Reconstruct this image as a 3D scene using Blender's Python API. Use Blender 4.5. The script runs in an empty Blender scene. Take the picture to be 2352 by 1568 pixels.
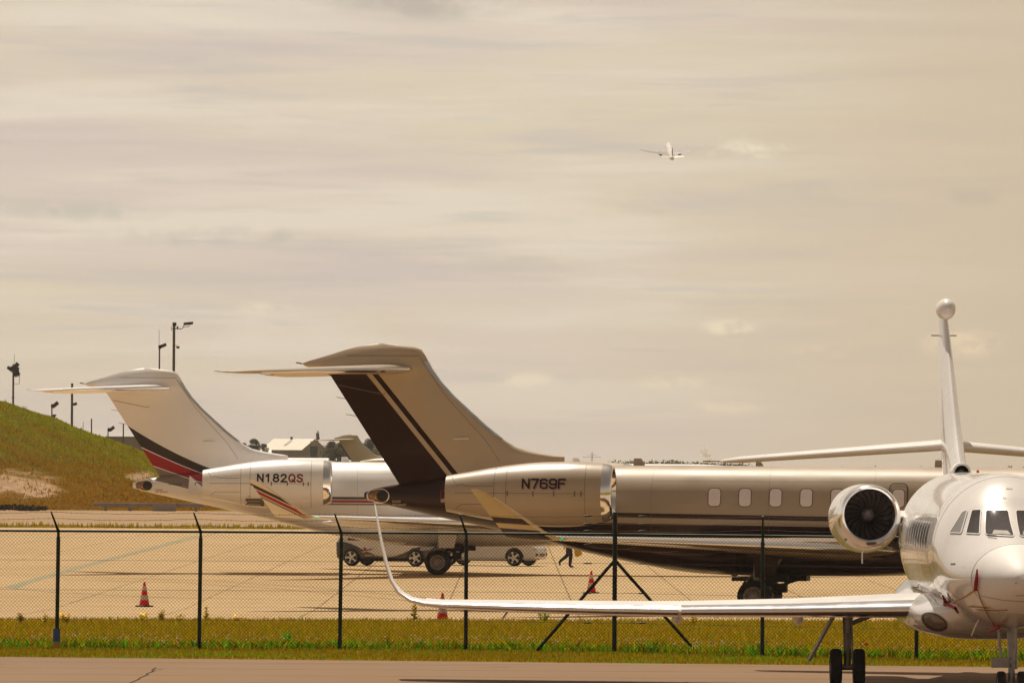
import bpy, bmesh, math, random
import numpy as np
from mathutils import Vector, Matrix
from mathutils.bvhtree import BVHTree

random.seed(7)
rng = np.random.default_rng(7)
SC = bpy.context.scene
COL = SC.collection
R = math.radians

# ------------------------------------------------------------------ camera
CAM_H = 4.4
PITCH = math.atan((1052 - 784) / 18000.0)
ROLL = R(0.35)
cam_data = bpy.data.cameras.new("camera")
cam_data.sensor_width = 36.0
cam_data.lens = 18000.0 / 2352.0 * 36.0
cam_data.clip_start = 1.0
cam_data.clip_end = 30000.0
cam = bpy.data.objects.new("camera", cam_data)
COL.objects.link(cam)
RM = Matrix.Rotation(math.pi / 2 + PITCH, 3, 'X') @ Matrix.Rotation(ROLL, 3, 'Z')
cam.matrix_world = Matrix.Translation((0, 0, CAM_H)) @ RM.to_4x4()
SC.camera = cam
SC.cycles.transparent_max_bounces = 32

# ------------------------------------------------------------------ exposure
SC.view_settings.view_transform = 'Standard'
SC.view_settings.look = 'None'
SC.view_settings.exposure = 0.0
SC.view_settings.gamma = 1.0

# ------------------------------------------------------------------ sun and sky
SUN_DIR = Vector((-1.1, 3.7, 7.0)).normalized()
sun_data = bpy.data.lights.new("sun", 'SUN')
sun_data.energy = 4.6
sun_data.angle = R(0.6)
sun_data.color = (1.0, 0.90, 0.74)
sun = bpy.data.objects.new("sun", sun_data)
COL.objects.link(sun)
sun.rotation_euler = SUN_DIR.to_track_quat('Z', 'Y').to_euler()
sun.location = (0, 200, 60)


class NG:
    """small helper that writes node trees"""
    def __init__(self, tree):
        self.t = tree
        self.n = tree.nodes
        self.l = tree.links

    def node(self, typ, **kw):
        nd = self.n.new(typ)
        for k, v in kw.items():
            setattr(nd, k, v)
        return nd

    def put(self, sock, v):
        if hasattr(v, 'is_output'):
            self.l.new(v, sock)
        else:
            try:
                sock.default_value = v
            except Exception:
                sock.default_value = tuple(v) + (1.0,)

    def m(self, op, a, b=0.0, c=None, clamp=False):
        nd = self.node('ShaderNodeMath', operation=op, use_clamp=clamp)
        self.put(nd.inputs[0], a)
        self.put(nd.inputs[1], b)
        if c is not None:
            self.put(nd.inputs[2], c)
        return nd.outputs[0]

    def add(self, a, b): return self.m('ADD', a, b)
    def sub(self, a, b): return self.m('SUBTRACT', a, b)
    def mul(self, a, b): return self.m('MULTIPLY', a, b)
    def lt(self, a, b): return self.m('LESS_THAN', a, b)
    def gt(self, a, b): return self.m('GREATER_THAN', a, b)
    def mx(self, a, b): return self.m('MAXIMUM', a, b)
    def mn(self, a, b): return self.m('MINIMUM', a, b)

    def mix(self, f, a, b, blend='MIX'):
        nd = self.node('ShaderNodeMix', data_type='RGBA', blend_type=blend)
        self.put(nd.inputs['Factor'], f)
        self.put(nd.inputs[6], col4(a))
        self.put(nd.inputs[7], col4(b))
        return nd.outputs[2]

    def xyz(self, v):
        nd = self.node('ShaderNodeSeparateXYZ')
        self.l.new(v, nd.inputs[0])
        return nd.outputs[0], nd.outputs[1], nd.outputs[2]

    def mapping(self, v, scale=(1, 1, 1), loc=(0, 0, 0), rot=(0, 0, 0)):
        nd = self.node('ShaderNodeMapping')
        self.l.new(v, nd.inputs[0])
        nd.inputs['Scale'].default_value = scale
        nd.inputs['Location'].default_value = loc
        nd.inputs['Rotation'].default_value = rot
        return nd.outputs[0]

    def noise(self, v, scale=1.0, detail=4.0, rough=0.55, dist=0.0):
        nd = self.node('ShaderNodeTexNoise')
        self.l.new(v, nd.inputs['Vector'])
        nd.inputs['Scale'].default_value = scale
        nd.inputs['Detail'].default_value = detail
        nd.inputs['Roughness'].default_value = rough
        nd.inputs['Distortion'].default_value = dist
        return nd.outputs[0]

    def smooth(self, v, lo, hi, a=0.0, b=1.0):
        nd = self.node('ShaderNodeMapRange', interpolation_type='SMOOTHSTEP')
        self.put(nd.inputs[0], v)
        for i, q in enumerate((lo, hi, a, b)):
            nd.inputs[1 + i].default_value = q
        return nd.outputs[0]

    def objco(self):
        return self.node('ShaderNodeTexCoord').outputs['Object']


def col4(c):
    if hasattr(c, 'is_output'):
        return c
    return tuple(c) + (1.0,) if len(c) == 3 else c


world = bpy.data.worlds.new("World")
SC.world = world
world.use_nodes = True
wt = world.node_tree
wt.nodes.clear()
g = NG(wt)
sky = g.node('ShaderNodeTexSky')
sky.sky_type = 'NISHITA'
sky.sun_disc = False
sky.sun_elevation = math.asin(SUN_DIR.z)
sky.sun_rotation = math.atan2(SUN_DIR.x, SUN_DIR.y) % (2 * math.pi)
bg_clear = g.node('ShaderNodeBackground')
g.l.new(sky.outputs[0], bg_clear.inputs[0])
bg_clear.inputs[1].default_value = 0.08
dirv = g.node('ShaderNodeTexCoord').outputs['Generated']
n1 = g.noise(g.mapping(dirv, (16, 3, 190)), 1.0, 7, 0.55, 0.4)
n2 = g.noise(g.mapping(dirv, (11, 3, 60), (3.1, 0, 0)), 1.0, 3, 0.5)
n3 = g.noise(g.mapping(dirv, (26, 4, 420), (7.7, 0, 2)), 1.0, 6, 0.6, 0.3)
c = g.mix(g.smooth(n2, 0.36, 0.64), (0.652, 0.545, 0.468), (0.68, 0.578, 0.425))
c = g.mix(g.mul(g.smooth(n1, 0.46, 0.66), 0.9), c, (0.745, 0.655, 0.53))
c = g.mix(g.mul(g.smooth(n1, 0.50, 0.30), 0.7), c, (0.55, 0.475, 0.43))
c = g.mix(g.mul(g.smooth(n3, 0.52, 0.70), 0.6), c, (0.52, 0.475, 0.425))
dx, dy, dz = g.xyz(dirv)
# a pinker, duller band of air low over the horizon and to the right
c = g.mix(g.smooth(dz, 0.030, -0.004, 0, 0.6), c, (0.59, 0.485, 0.39))
c = g.mix(g.smooth(dx, 0.0, 0.075, 0, 0.85), c, (0.575, 0.455, 0.315))


def puff(cx, cy, wx, wz, colr, amt, sc=1.0, lo=0.42, hi=0.62):
    """a single cloud standing in one direction of the sky"""
    global c
    d = RM @ Vector(((cx - 1176) / 18000.0, (784 - cy) / 18000.0, -1.0))
    d.normalize()
    v = g.node('ShaderNodeVectorMath', operation='SUBTRACT')
    g.l.new(dirv, v.inputs[0])
    v.inputs[1].default_value = d
    mp = g.mapping(v.outputs[0], (18000.0 / wx, 5, 18000.0 / wz))
    ln = g.node('ShaderNodeVectorMath', operation='LENGTH')
    g.l.new(mp, ln.inputs[0])
    nz = g.noise(g.mapping(dirv, (260 * sc, 1, 420 * sc), (cx, 0, cy)), 1.0, 5, 0.6)
    f = g.mul(g.smooth(ln.outputs['Value'], 1.0, 0.25), g.smooth(nz, lo, hi))
    c = g.mix(g.mul(f, amt), c, colr)


puff(980, 12, 270, 52, (0.44, 0.385, 0.335), 0.85, 0.5, 0.30, 0.6)
puff(830, -6, 160, 40, (0.44, 0.385, 0.335), 0.6, 0.5, 0.3, 0.6)
puff(1672, 752, 90, 26, (0.80, 0.69, 0.50), 0.95, 1.0, 0.36, 0.55)
puff(1210, 872, 95, 26, (0.77, 0.655, 0.49), 0.9, 1.0, 0.36, 0.55)
puff(1545, 878, 110, 22, (0.75, 0.63, 0.46), 0.9, 1.0, 0.38, 0.56)
puff(2215, 790, 130, 46, (0.76, 0.60, 0.41), 0.9, 0.7, 0.36, 0.58)
puff(1880, 812, 80, 26, (0.74, 0.60, 0.42), 0.85)
puff(1660, 932, 130, 26, (0.73, 0.60, 0.43), 0.85)
puff(600, 708, 120, 22, (0.77, 0.66, 0.50), 0.7)
puff(1720, 345, 130, 34, (0.80, 0.71, 0.53), 0.9)
puff(1850, 430, 170, 34, (0.52, 0.45, 0.375), 0.7, 0.6)
puff(1540, 478, 150, 30, (0.53, 0.46, 0.375), 0.6, 0.6)
puff(520, 545, 420, 34, (0.50, 0.465, 0.385), 0.7, 0.5)
puff(180, 485, 260, 30, (0.51, 0.475, 0.39), 0.7, 0.5)
puff(1230, 605, 260, 26, (0.53, 0.47, 0.375), 0.6, 0.5)
puff(2260, 452, 160, 30, (0.50, 0.42, 0.33), 0.7, 0.5)
# brighter thin cloud around the sun
dot = g.node('ShaderNodeVectorMath', operation='DOT_PRODUCT')
g.l.new(dirv, dot.inputs[0])
dot.inputs[1].default_value = SUN_DIR
glow = g.m('POWER', g.mx(dot.outputs['Value'], 0.0), 10.0)
bg_cloud = g.node('ShaderNodeBackground')
g.l.new(c, bg_cloud.inputs[0])
# veil brightest on the sun's side, dimmed behind the camera to cut fill
side = g.smooth(dy, -0.7, 0.7, 0.58, 1.0)
# and dimmed overhead, out of view, for deeper shade
high = g.smooth(dz, 0.12, 0.55, 1.0, 0.42)
g.put(bg_cloud.inputs[1], g.mul(g.mul(side, high), g.add(1.11, g.mul(glow, 2.0))))
mixs = g.node('ShaderNodeMixShader')
mixs.inputs[0].default_value = 0.94
g.l.new(bg_clear.outputs[0], mixs.inputs[1])
g.l.new(bg_cloud.outputs[0], mixs.inputs[2])
wo = g.node('ShaderNodeOutputWorld')
g.l.new(mixs.outputs[0], wo.inputs[0])

# ------------------------------------------------------------------ helpers: places
G_Y = [-60, 157, 172, 227, 1500, 2200, 7000, 16000]
G_Z = [0.50, 0.50, 0.37, 0.0, 0.0, -5.0, -60.0, -200.0]


def ground(x, y):
    return float(np.interp(y, G_Y, G_Z))


def ray(x, y):
    v = RM @ Vector(((x - 1176) / 18000.0, (784 - y) / 18000.0, -1.0))
    return v / v.y


def at(x, y, Y):
    return Vector((0, 0, CAM_H)) + ray(x, y) * Y


def gp(x, y):
    """where the line of sight meets the ground"""
    r = ray(x, y)
    lo, hi = 60.0, 6000.0
    for _ in range(70):
        mid = (lo + hi) / 2
        p = Vector((0, 0, CAM_H)) + r * mid
        if p.z > ground(p.x, p.y):
            lo = mid
        else:
            hi = mid
    p = Vector((0, 0, CAM_H)) + r * lo
    return Vector((p.x, p.y, ground(p.x, p.y)))


# ------------------------------------------------------------------ helpers: objects
def link(o, parent=None):
    COL.objects.link(o)
    if parent is not None:
        o.parent = parent
    return o


def tag(o, label=None, cat=None, group=None, kind=None):
    for k, v in (('label', label), ('category', cat), ('group', group), ('kind', kind)):
        if v:
            o[k] = v
    return o


def thing(name, label, cat, loc=(0, 0, 0), rz=0.0, group=None):
    o = bpy.data.objects.new(name, None)
    o.empty_display_size = 0.3
    link(o)
    o.location = loc
    o.rotation_euler = (0, 0, rz)
    return tag(o, label, cat, group)


def copy_tree(o, parent=None):
    cc = o.copy()
    COL.objects.link(cc)
    if parent is not None:
        cc.parent = parent
    for ch in list(o.children):
        copy_tree(ch, cc)
    return cc


class MB:
    """collects shapes and links them as one mesh object"""
    def __init__(self):
        self.v, self.f, self.mi = [], [], []
        self.cur = 0

    def grid(self, P, close_u=False, close_v=False):
        P = np.asarray(P, float)
        nu, nv = P.shape[0], P.shape[1]
        b = len(self.v)
        self.v.extend(map(tuple, P.reshape(-1, 3)))
        for i in range(nu if close_u else nu - 1):
            for j in range(nv if close_v else nv - 1):
                i2, j2 = (i + 1) % nu, (j + 1) % nv
                self.f.append((b + i * nv + j, b + i * nv + j2, b + i2 * nv + j2, b + i2 * nv + j))
                self.mi.append(self.cur)
        return b

    def loft(self, rings, cap0=True, cap1=True):
        P = np.asarray(rings, float)
        b = self.grid(P, False, True)
        nv = P.shape[1]
        if cap0:
            self.f.append(tuple(b + j for j in range(nv))); self.mi.append(self.cur)
        if cap1:
            e = b + (P.shape[0] - 1) * nv
            self.f.append(tuple(e + j for j in reversed(range(nv)))); self.mi.append(self.cur)

    def face(self, pts):
        b = len(self.v)
        self.v.extend(tuple(p) for p in pts)
        self.f.append(tuple(range(b, b + len(pts)))); self.mi.append(self.cur)

    def box(self, cx, cy, cz, sx, sy, sz, M=None):
        hx, hy, hz = sx / 2, sy / 2, sz / 2
        ps = [Vector((cx + a * hx, cy + b * hy, cz + d * hz)) for a in (-1, 1) for b in (-1, 1) for d in (-1, 1)]
        if M is not None:
            ps = [M @ p for p in ps]
        b = len(self.v)
        self.v.extend(tuple(p) for p in ps)
        for q in ((0, 1, 3, 2), (4, 6, 7, 5), (0, 4, 5, 1), (2, 3, 7, 6), (0, 2, 6, 4), (1, 5, 7, 3)):
            self.f.append(tuple(b + k for k in q)); self.mi.append(self.cur)

    def tube(self, path, r, n=8, cap=True):
        path = [Vector(p) for p in path]
        rs = r if hasattr(r, '__len__') else [r] * len(path)
        rings = []
        up = None
        for i, p in enumerate(path):
            t = (path[min(i + 1, len(path) - 1)] - path[max(i - 1, 0)]).normalized()
            if up is None:
                a = Vector((0, 0, 1)) if abs(t.z) < 0.9 else Vector((1, 0, 0))
                u = t.cross(a).normalized()
            else:
                u = (up - t * up.dot(t)).normalized()
            up = u
            w = t.cross(u)
            rings.append([p + (u * math.cos(2 * math.pi * k / n) + w * math.sin(2 * math.pi * k / n)) * rs[i] for k in range(n)])
        self.loft([[tuple(q) for q in rg] for rg in rings], cap, cap)

    def rev(self, prof, M=None, n=32, close=False):
        """profile of (axial, radius) turned round the x axis"""
        rings = []
        for (a, rad) in prof:
            rg = []
            for k in range(n):
                t = 2 * math.pi * k / n
                p = Vector((a, rad * math.cos(t), rad * math.sin(t)))
                rg.append(tuple(M @ p) if M is not None else tuple(p))
            rings.append(rg)
        if close:
            rings.append(rings[0])
        self.loft(rings, False, False)

    def build(self, name, mats, parent=None, smooth=True, angle=35, recalc=True):
        me = bpy.data.meshes.new(name)
        me.from_pydata(self.v, [], self.f)
        mats = mats if isinstance(mats, (list, tuple)) else [mats]
        for m_ in mats:
            me.materials.append(m_)
        me.polygons.foreach_set('material_index', self.mi)
        if recalc:
            bm = bmesh.new(); bm.from_mesh(me)
            bmesh.ops.remove_doubles(bm, verts=bm.verts, dist=1e-5)
            bmesh.ops.recalc_face_normals(bm, faces=bm.faces)
            bm.to_mesh(me); bm.free()
        if smooth:
            me.polygons.foreach_set('use_smooth', [True] * len(me.polygons))
            me.set_sharp_from_angle(angle=R(angle))
        me.update()
        return link(bpy.data.objects.new(name, me), parent)


def raw_mesh(name, verts, faces, mat, parent=None, cols=None):
    """fast mesh of triangles or quads from arrays"""
    me = bpy.data.meshes.new(name)
    nf, k = faces.shape
    me.vertices.add(len(verts)); me.vertices.foreach_set('co', verts.astype(np.float32).ravel())
    me.loops.add(nf * k); me.loops.foreach_set('vertex_index', faces.astype(np.int32).ravel())
    me.polygons.add(nf); me.polygons.foreach_set('loop_start', np.arange(0, nf * k, k, dtype=np.int32))
    me.update(calc_edges=True)
    if cols is not None:
        at_ = me.color_attributes.new('tint', 'FLOAT_COLOR', 'POINT')
        a4 = np.ones((len(verts), 4), np.float32); a4[:, :3] = cols
        at_.data.foreach_set('color', a4.ravel())
    me.materials.append(mat)
    return link(bpy.data.objects.new(name, me), parent)


def bvh_of(*objs):
    vs, fs = [], []
    for o in objs:
        b = len(vs)
        vs += [v.co.copy() for v in o.data.vertices]
        fs += [tuple(b + i for i in p.vertices) for p in o.data.polygons]
    return BVHTree.FromPolygons(vs, fs)


def cast(bvh, p, d, off):
    d = Vector(d)
    loc, nrm, idx, dist = bvh.ray_cast(Vector(p) - d * 40.0, d)
    if loc is None:
        loc, nrm, idx, dist = bvh.find_nearest(Vector(p))
    if nrm.dot(d) > 0:
        nrm = -nrm
    return loc + nrm * off


def decal_poly(mb, bvh, pts, d, off, rings=4):
    """a patch with the outline pts laid on a curved surface, seen along d"""
    pts = [Vector(p) for p in pts]
    cen = sum(pts, Vector()) / len(pts)
    P = [[tuple(cast(bvh, cen.lerp(p, max(0.02, k / rings)), d, off)) for p in pts] for k in range(rings + 1)]
    mb.grid(P, False, True)


def decal_strip(mb, bvh, pts, wid, d, off, closed=False, side=None, step=0.08):
    """a thin line laid on a curved surface"""
    pts = [Vector(p) for p in pts]
    if closed:
        pts.append(pts[0])
    d = Vector(d)
    dense = []
    for a, b in zip(pts[:-1], pts[1:]):
        n = max(1, int((b - a).length / step))
        dense += [a.lerp(b, i / n) for i in range(n)]
    dense.append(pts[-1])
    P = []
    for i, p in enumerate(dense):
        t = dense[min(i + 1, len(dense) - 1)] - dense[max(i - 1, 0)]
        w = t.cross(d)
        w = w.normalized() * wid / 2 if w.length > 1e-6 else Vector((0, 0, wid / 2))
        P.append([tuple(cast(bvh, p - w, d, off)), tuple(cast(bvh, p + w, d, off))])
    mb.grid(P)


def rrect(cx, cz, w, h, r, n=5):
    out = []
    for (sx, sz, a0) in ((1, 1, 0), (-1, 1, 90), (-1, -1, 180), (1, -1, 270)):
        for k in range(n):
            a = R(a0 + 90 * k / (n - 1))
            out.append((cx + sx * (w / 2 - r) + r * math.cos(a), cz + sz * (h / 2 - r) + r * math.sin(a)))
    return out


def text_mesh(s, size, bold=0.0, shear=0.0, width=1.0, cut=0.03):
    """letters as flat pieces in x (along) and z (up), cut fine enough to bend"""
    cu = bpy.data.curves.new("letters", 'FONT')
    cu.body = s; cu.size = size; cu.offset = bold; cu.shear = shear
    cu.space_character = 1.0
    ob = bpy.data.objects.new("letters", cu)
    COL.objects.link(ob)
    dg = bpy.context.evaluated_depsgraph_get()
    me = bpy.data.meshes.new_from_object(ob.evaluated_get(dg))
    bpy.data.objects.remove(ob)
    bm = bmesh.new(); bm.from_mesh(me)
    zs = [v.co.y for v in bm.verts]
    z = min(zs) + cut
    while z < max(zs):
        bmesh.ops.bisect_plane(bm, geom=bm.verts[:] + bm.edges[:] + bm.faces[:], plane_co=(0, z, 0), plane_no=(0, 1, 0))
        z += cut
    V = [Vector((v.co.x * width, 0, v.co.y)) for v in bm.verts]
    bm.verts.index_update()
    F = [tuple(v.index for v in f.verts) for f in bm.faces]
    bm.free()
    return V, F


def decal_text(name, s, x, z, w, h, bvh, d, off, mat, parent, ax=(1, 0, 0), up=(0, 0, 1), base=(0, 0, 0), bold=0.0):
    V, F = text_mesh(s, 1.0, bold)
    x0, x1 = min(v.x for v in V), max(v.x for v in V)
    z0, z1 = min(v.z for v in V), max(v.z for v in V)
    ax, up, base = Vector(ax), Vector(up), Vector(base)
    mb = MB()
    mb.v = [tuple(cast(bvh, base + ax * (x + (v.x - x0) / (x1 - x0) * w) + up * (z + (v.z - z0) / (z1 - z0) * h), d, off)) for v in V]
    mb.f = F; mb.mi = [0] * len(F)
    return mb.build(name, mat, parent, smooth=False, recalc=False)


def oval(cx, cy, rx, ry, n=22):
    return [(cx + rx * math.cos(2 * math.pi * k / n), cy + ry * math.sin(2 * math.pi * k / n)) for k in range(n + 1)]


SIX = [(.53, .84), (.42, 1), (.13, 1), (0, .87), (0, .13), (.13, 0), (.42, 0), (.55, .13), (.55, .44), (.42, .56), (.02, .56)]
STROKES = {
    'N': [[(0, 0), (0, 1)], [(0, 1), (.55, 0)], [(.55, 0), (.55, 1)]],
    '7': [[(0, 1), (.55, 1)], [(.55, 1), (.22, 0)]],
    '6': [SIX], '9': [[(.55 - a, 1 - b) for a, b in SIX]],
    'F': [[(0, 0), (0, 1)], [(0, 1), (.52, 1)], [(0, .53), (.44, .53)]],
    '1': [[(.30, 0), (.30, 1)], [(.30, 1), (.08, .76)]],
    '8': [oval(.28, .27, .27, .27), oval(.28, .77, .23, .23)],
    '2': [[(.02, .74), (.08, .91), (.28, 1), (.47, .92), (.53, .75), (.46, .56), (.03, .02)], [(.0, 0), (.56, 0)]],
    'Q': [oval(.29, .5, .29, .5), [(.34, .27), (.60, -.05)]],
    'S': [[(.53, .82), (.43, .96), (.28, 1), (.11, .95), (.04, .78), (.11, .62), (.28, .53), (.45, .42), (.54, .24), (.45, .06), (.28, 0), (.10, .05), (.01, .2)]],
}


def stroke_text(name, s, x, z, adv, gw, h, wid, bvh, d, off, mat, parent):
    """registration letters drawn stroke by stroke on the curved cowling"""
    mb = MB()
    for i, ch in enumerate(s):
        for pl in STROKES[ch]:
            pts = [(x + i * adv + a / 0.55 * gw, -4, z + wid / 2 + b * (h - wid)) for a, b in pl]
            # run each end on by half the stroke so that corners close
            if pl[0] != pl[-1]:
                p0, p1 = Vector(pts[0]), Vector(pts[1]); q0, q1 = Vector(pts[-1]), Vector(pts[-2])
                pts[0] = tuple(p0 + (p0 - p1).normalized() * wid * 0.42); pts[-1] = tuple(q0 + (q0 - q1).normalized() * wid * 0.42)
            decal_strip(mb, bvh, pts, wid, d, off + 0.0006 * len(mb.f) / 60, step=0.02)
    return mb.build(name, mat, parent, recalc=False)


def spline(xs, ys, xq):
    """monotone cubic through the points"""
    xs, ys, xq = np.asarray(xs, float), np.asarray(ys, float), np.asarray(xq, float)
    h = np.diff(xs); dl = np.diff(ys) / h
    m_ = np.zeros(len(xs)); m_[0], m_[-1] = dl[0], dl[-1]
    for i in range(1, len(xs) - 1):
        if dl[i - 1] * dl[i] > 0:
            w1, w2 = 2 * h[i] + h[i - 1], h[i] + 2 * h[i - 1]
            m_[i] = (w1 + w2) / (w1 / dl[i - 1] + w2 / dl[i])
    k = np.clip(np.searchsorted(xs, xq) - 1, 0, len(xs) - 2)
    t = (xq - xs[k]) / h[k]
    return ((2 * t**3 - 3 * t**2 + 1) * ys[k] + (t**3 - 2 * t**2 + t) * h[k] * m_[k]
            + (-2 * t**3 + 3 * t**2) * ys[k + 1] + (t**3 - t**2) * h[k] * m_[k + 1])


def body_loft(mb, secs, n=48, m_=90, ex=2.0):
    """tube along x through sections of (x, bottom, top, half width)"""
    secs = sorted(secs)
    X = [s[0] for s in secs]
    t = np.linspace(0, 1, m_)
    xq = np.interp(t, np.linspace(0, 1, len(X)), X)
    B, T, W = (spline(X, [s[k] for s in secs], xq) for k in (1, 2, 3))
    rings = []
    for i in range(m_):
        zc, hz = (B[i] + T[i]) / 2, max(0.005, (T[i] - B[i]) / 2)
        rg = []
        for k in range(n):
            a = 2 * math.pi * k / n
            ca, sa = math.cos(a), math.sin(a)
            rg.append((xq[i], max(0.005, W[i]) * math.copysign(abs(ca) ** (2 / ex), ca), zc + hz * math.copysign(abs(sa) ** (2 / ex), sa)))
        rings.append(rg)
    mb.loft(rings)


AF = []
for k_ in range(17):
    AF.append(0.5 * (1 - math.cos(math.pi * k_ / 16)))


def af_t(x):
    return 5 * (0.2969 * math.sqrt(x) - 0.1260 * x - 0.3516 * x * x + 0.2843 * x**3 - 0.1036 * x**4)


def af_ring(x_le, chord, y, z, thick, cant, xmax=1.0, grow=0.0, camber=0.015):
    """closed section; chord runs aft (-x), thickness along the canted normal"""
    ny, nz = -math.sin(cant), math.cos(cant)
    up, lo = [], []
    for q in AF:
        qq = q * xmax
        tt = af_t(qq) * thick * chord + grow
        cc = camber * chord * 4 * qq * (1 - qq)
        up.append((x_le - qq * chord + (grow if q == 0 else 0), y + ny * (tt + cc), z + nz * (tt + cc)))
        lo.append((x_le - qq * chord + (grow if q == 0 else 0), y + ny * (cc - tt), z + nz * (cc - tt)))
    return up[::-1] + lo[1:]


def mirror(rings, s):
    return [[(p[0], p[1] * s, p[2]) for p in rg] for rg in rings]


# ------------------------------------------------------------------ materials
def new_mat(name):
    m_ = bpy.data.materials.new(name)
    m_.use_nodes = True
    m_.node_tree.nodes.clear()
    gg = NG(m_.node_tree)
    b = gg.node('ShaderNodeBsdfPrincipled')
    o = gg.node('ShaderNodeOutputMaterial')
    gg.l.new(b.outputs[0], o.inputs[0])
    return m_, gg, b


def paint(name, colr, rough=0.3, metal=0.0, coat=0.0, var=0.06, nscale=2.0, colour_fn=None, bump=0.0, bscale=30.0, aniso=(1, 1, 1), emit=0.0, spec=0.5):
    m_, gg, b = new_mat(name)
    co = gg.objco()
    base = colour_fn(gg, co) if colour_fn else col4(colr)
    nz = gg.noise(gg.mapping(co, aniso), nscale, 5, 0.6)
    f = gg.smooth(nz, 0.3, 0.7, 1 - var, 1 + var)
    comb = gg.node('ShaderNodeCombineColor')
    for i in range(3):
        gg.l.new(f, comb.inputs[i])
    colo = gg.mix(1.0, base, comb.outputs[0], 'MULTIPLY')
    gg.l.new(colo, b.inputs['Base Color'])
    gg.put(b.inputs['Roughness'], gg.m('MULTIPLY', gg.smooth(nz, 0.3, 0.7, 0.85, 1.2), rough, clamp=True))
    b.inputs['Metallic'].default_value = metal
    b.inputs['Coat Weight'].default_value = coat
    b.inputs['Specular IOR Level'].default_value = spec
    b.inputs['Coat Roughness'].default_value = 0.04
    if emit:
        gg.l.new(colo, b.inputs['Emission Color'])
        b.inputs['Emission Strength'].default_value = emit
    if bump:
        bp = gg.node('ShaderNodeBump')
        bp.inputs['Strength'].default_value = bump
        bp.inputs['Distance'].default_value = 0.02
        gg.l.new(gg.noise(gg.mapping(co, aniso), bscale, 4, 0.6), bp.inputs['Height'])
        gg.l.new(bp.outputs[0], b.inputs['Normal'])
    return m_


WHITE = (0.79, 0.755, 0.745)
GOLD = (0.40, 0.31, 0.23)
BROWN = (0.024, 0.0040, 0.0025)
FIN_GOLD_LIT = (0.50, 0.395, 0.29)  # same gold paint, lightened to imitate sky sheen on the fin
TIP_GOLD_BOUNCE = (0.50, 0.37, 0.20)  # same gold paint, yellowed to imitate warm bounce light on the winglets
CHAR = (0.030, 0.016, 0.015)
RED = (0.34, 0.006, 0.012)
GREY = (0.22, 0.17, 0.14)

M = {}
M['white'] = paint('white aircraft paint', WHITE, 0.28, 0, 0.15, 0.03, 0.7)
M['radome'] = paint('matt white radome paint', (0.73, 0.70, 0.69), 0.55, 0, 0.0, 0.03, 0.7, spec=0.25)
M['gloss'] = paint('glossy white aircraft paint', (0.73, 0.70, 0.69), 0.26, 0, 0.75, 0.03, 0.7, bump=0.02, bscale=1.0, spec=0.35)
M['gold'] = paint('champagne aircraft paint', GOLD, 0.36, 0.0, 0.22, 0.04, 0.7, bump=0.04, bscale=1.1)
M['tan'] = paint('tan aircraft paint', (0.5, 0.4, 0.27), 0.35, 0, 0.5, 0.04, 0.7)
M['brown'] = paint('dark brown aircraft paint', BROWN, 0.3, 0, 0.10, 0.05, 0.7, spec=0.2)
M['polish'] = paint('polished aluminium', (0.90, 0.89, 0.90), 0.13, 1.0, 0, 0.03, 3)
M['slat'] = paint('bright slat metal', (0.90, 0.89, 0.89), 0.24, 1.0, 0, 0.03, 3)
M['alu'] = paint('brushed aluminium', (0.70, 0.70, 0.71), 0.34, 1.0, 0, 0.05, 3)
M['gear_dark'] = paint('dark oily gear parts', (0.03, 0.02, 0.018), 0.6, 0, 0, 0.4, 5, spec=0.2)
M['metal'] = paint('gear metal', (0.30, 0.28, 0.27), 0.45, 0.5, 0, 0.2, 6)
M['dark'] = paint('dark cavity', (0.012, 0.008, 0.008), 0.6, 0, 0, 0.2, 5)
M['blade'] = paint('fan blade metal', (0.10, 0.075, 0.07), 0.45, 0.5, 0, 0.2, 6)
M['spinner'] = paint('spinner', (0.16, 0.125, 0.13), 0.4, 0.2, 0, 0.1, 6)
M['rubber'] = paint('tyre rubber', (0.018, 0.014, 0.013), 0.8, 0, 0, 0.25, 12, bump=0.3)
M['rim'] = paint('wheel rim', (0.42, 0.34, 0.31), 0.45, 0.4, 0, 0.12, 8)
M['char'] = paint('charcoal lettering', CHAR, 0.5, spec=0.2)
M['red'] = paint('red lettering', (0.22, 0.006, 0.012), 0.4)
M['maroon'] = paint('maroon lettering', (0.028, 0.009, 0.010), 0.5, spec=0.2)
M['maroon_pale'] = paint('pale lettering shadow', (0.26, 0.15, 0.13), 0.4)
M['pane'] = paint('cabin window pane', (0.80, 0.70, 0.70), 0.3, 0, 0.2, 0.02, 3)
M['frame'] = paint('window rim', (0.07, 0.045, 0.035), 0.4)
M['line'] = paint('panel gap', (0.16, 0.12, 0.09), 0.6)
M['white_line'] = paint('pale lettering', (0.55, 0.47, 0.40), 0.5)
M['glass'] = paint('cockpit glass', (0.030, 0.022, 0.025), 0.06, 0, 0.2, 0.05, 2, spec=0.35)
M['light_lens'] = paint('landing light lens', (0.16, 0.13, 0.12), 0.15, 0, 0.3, 0.1, 4)
M['seam'] = paint('radome seam', (0.38, 0.31, 0.27), 0.5)
M['glass_pale'] = paint('cockpit glass with blind', (0.26, 0.24, 0.235), 0.08, 0, 1.0, 0.05, 2)
M['blind'] = paint('cockpit glare shade', (0.33, 0.29, 0.25), 0.6)
M['green_lamp'] = paint('green lamp lens', (0.0, 0.55, 0.28), 0.2, 0, 0.5, 0.0, 1, emit=0.6)
M['exhaust'] = paint('heat stained metal', (0.26, 0.15, 0.08), 0.35, 0.8, 0, 0.3, 4)
M['red_cloth'] = paint('red cover cloth', (0.28, 0.008, 0.012), 0.8, 0, 0, 0.2, 20)
M['strap'] = paint('yellow strap', (0.30, 0.15, 0.02), 0.8, 0, 0, 0.2, 20)
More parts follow.
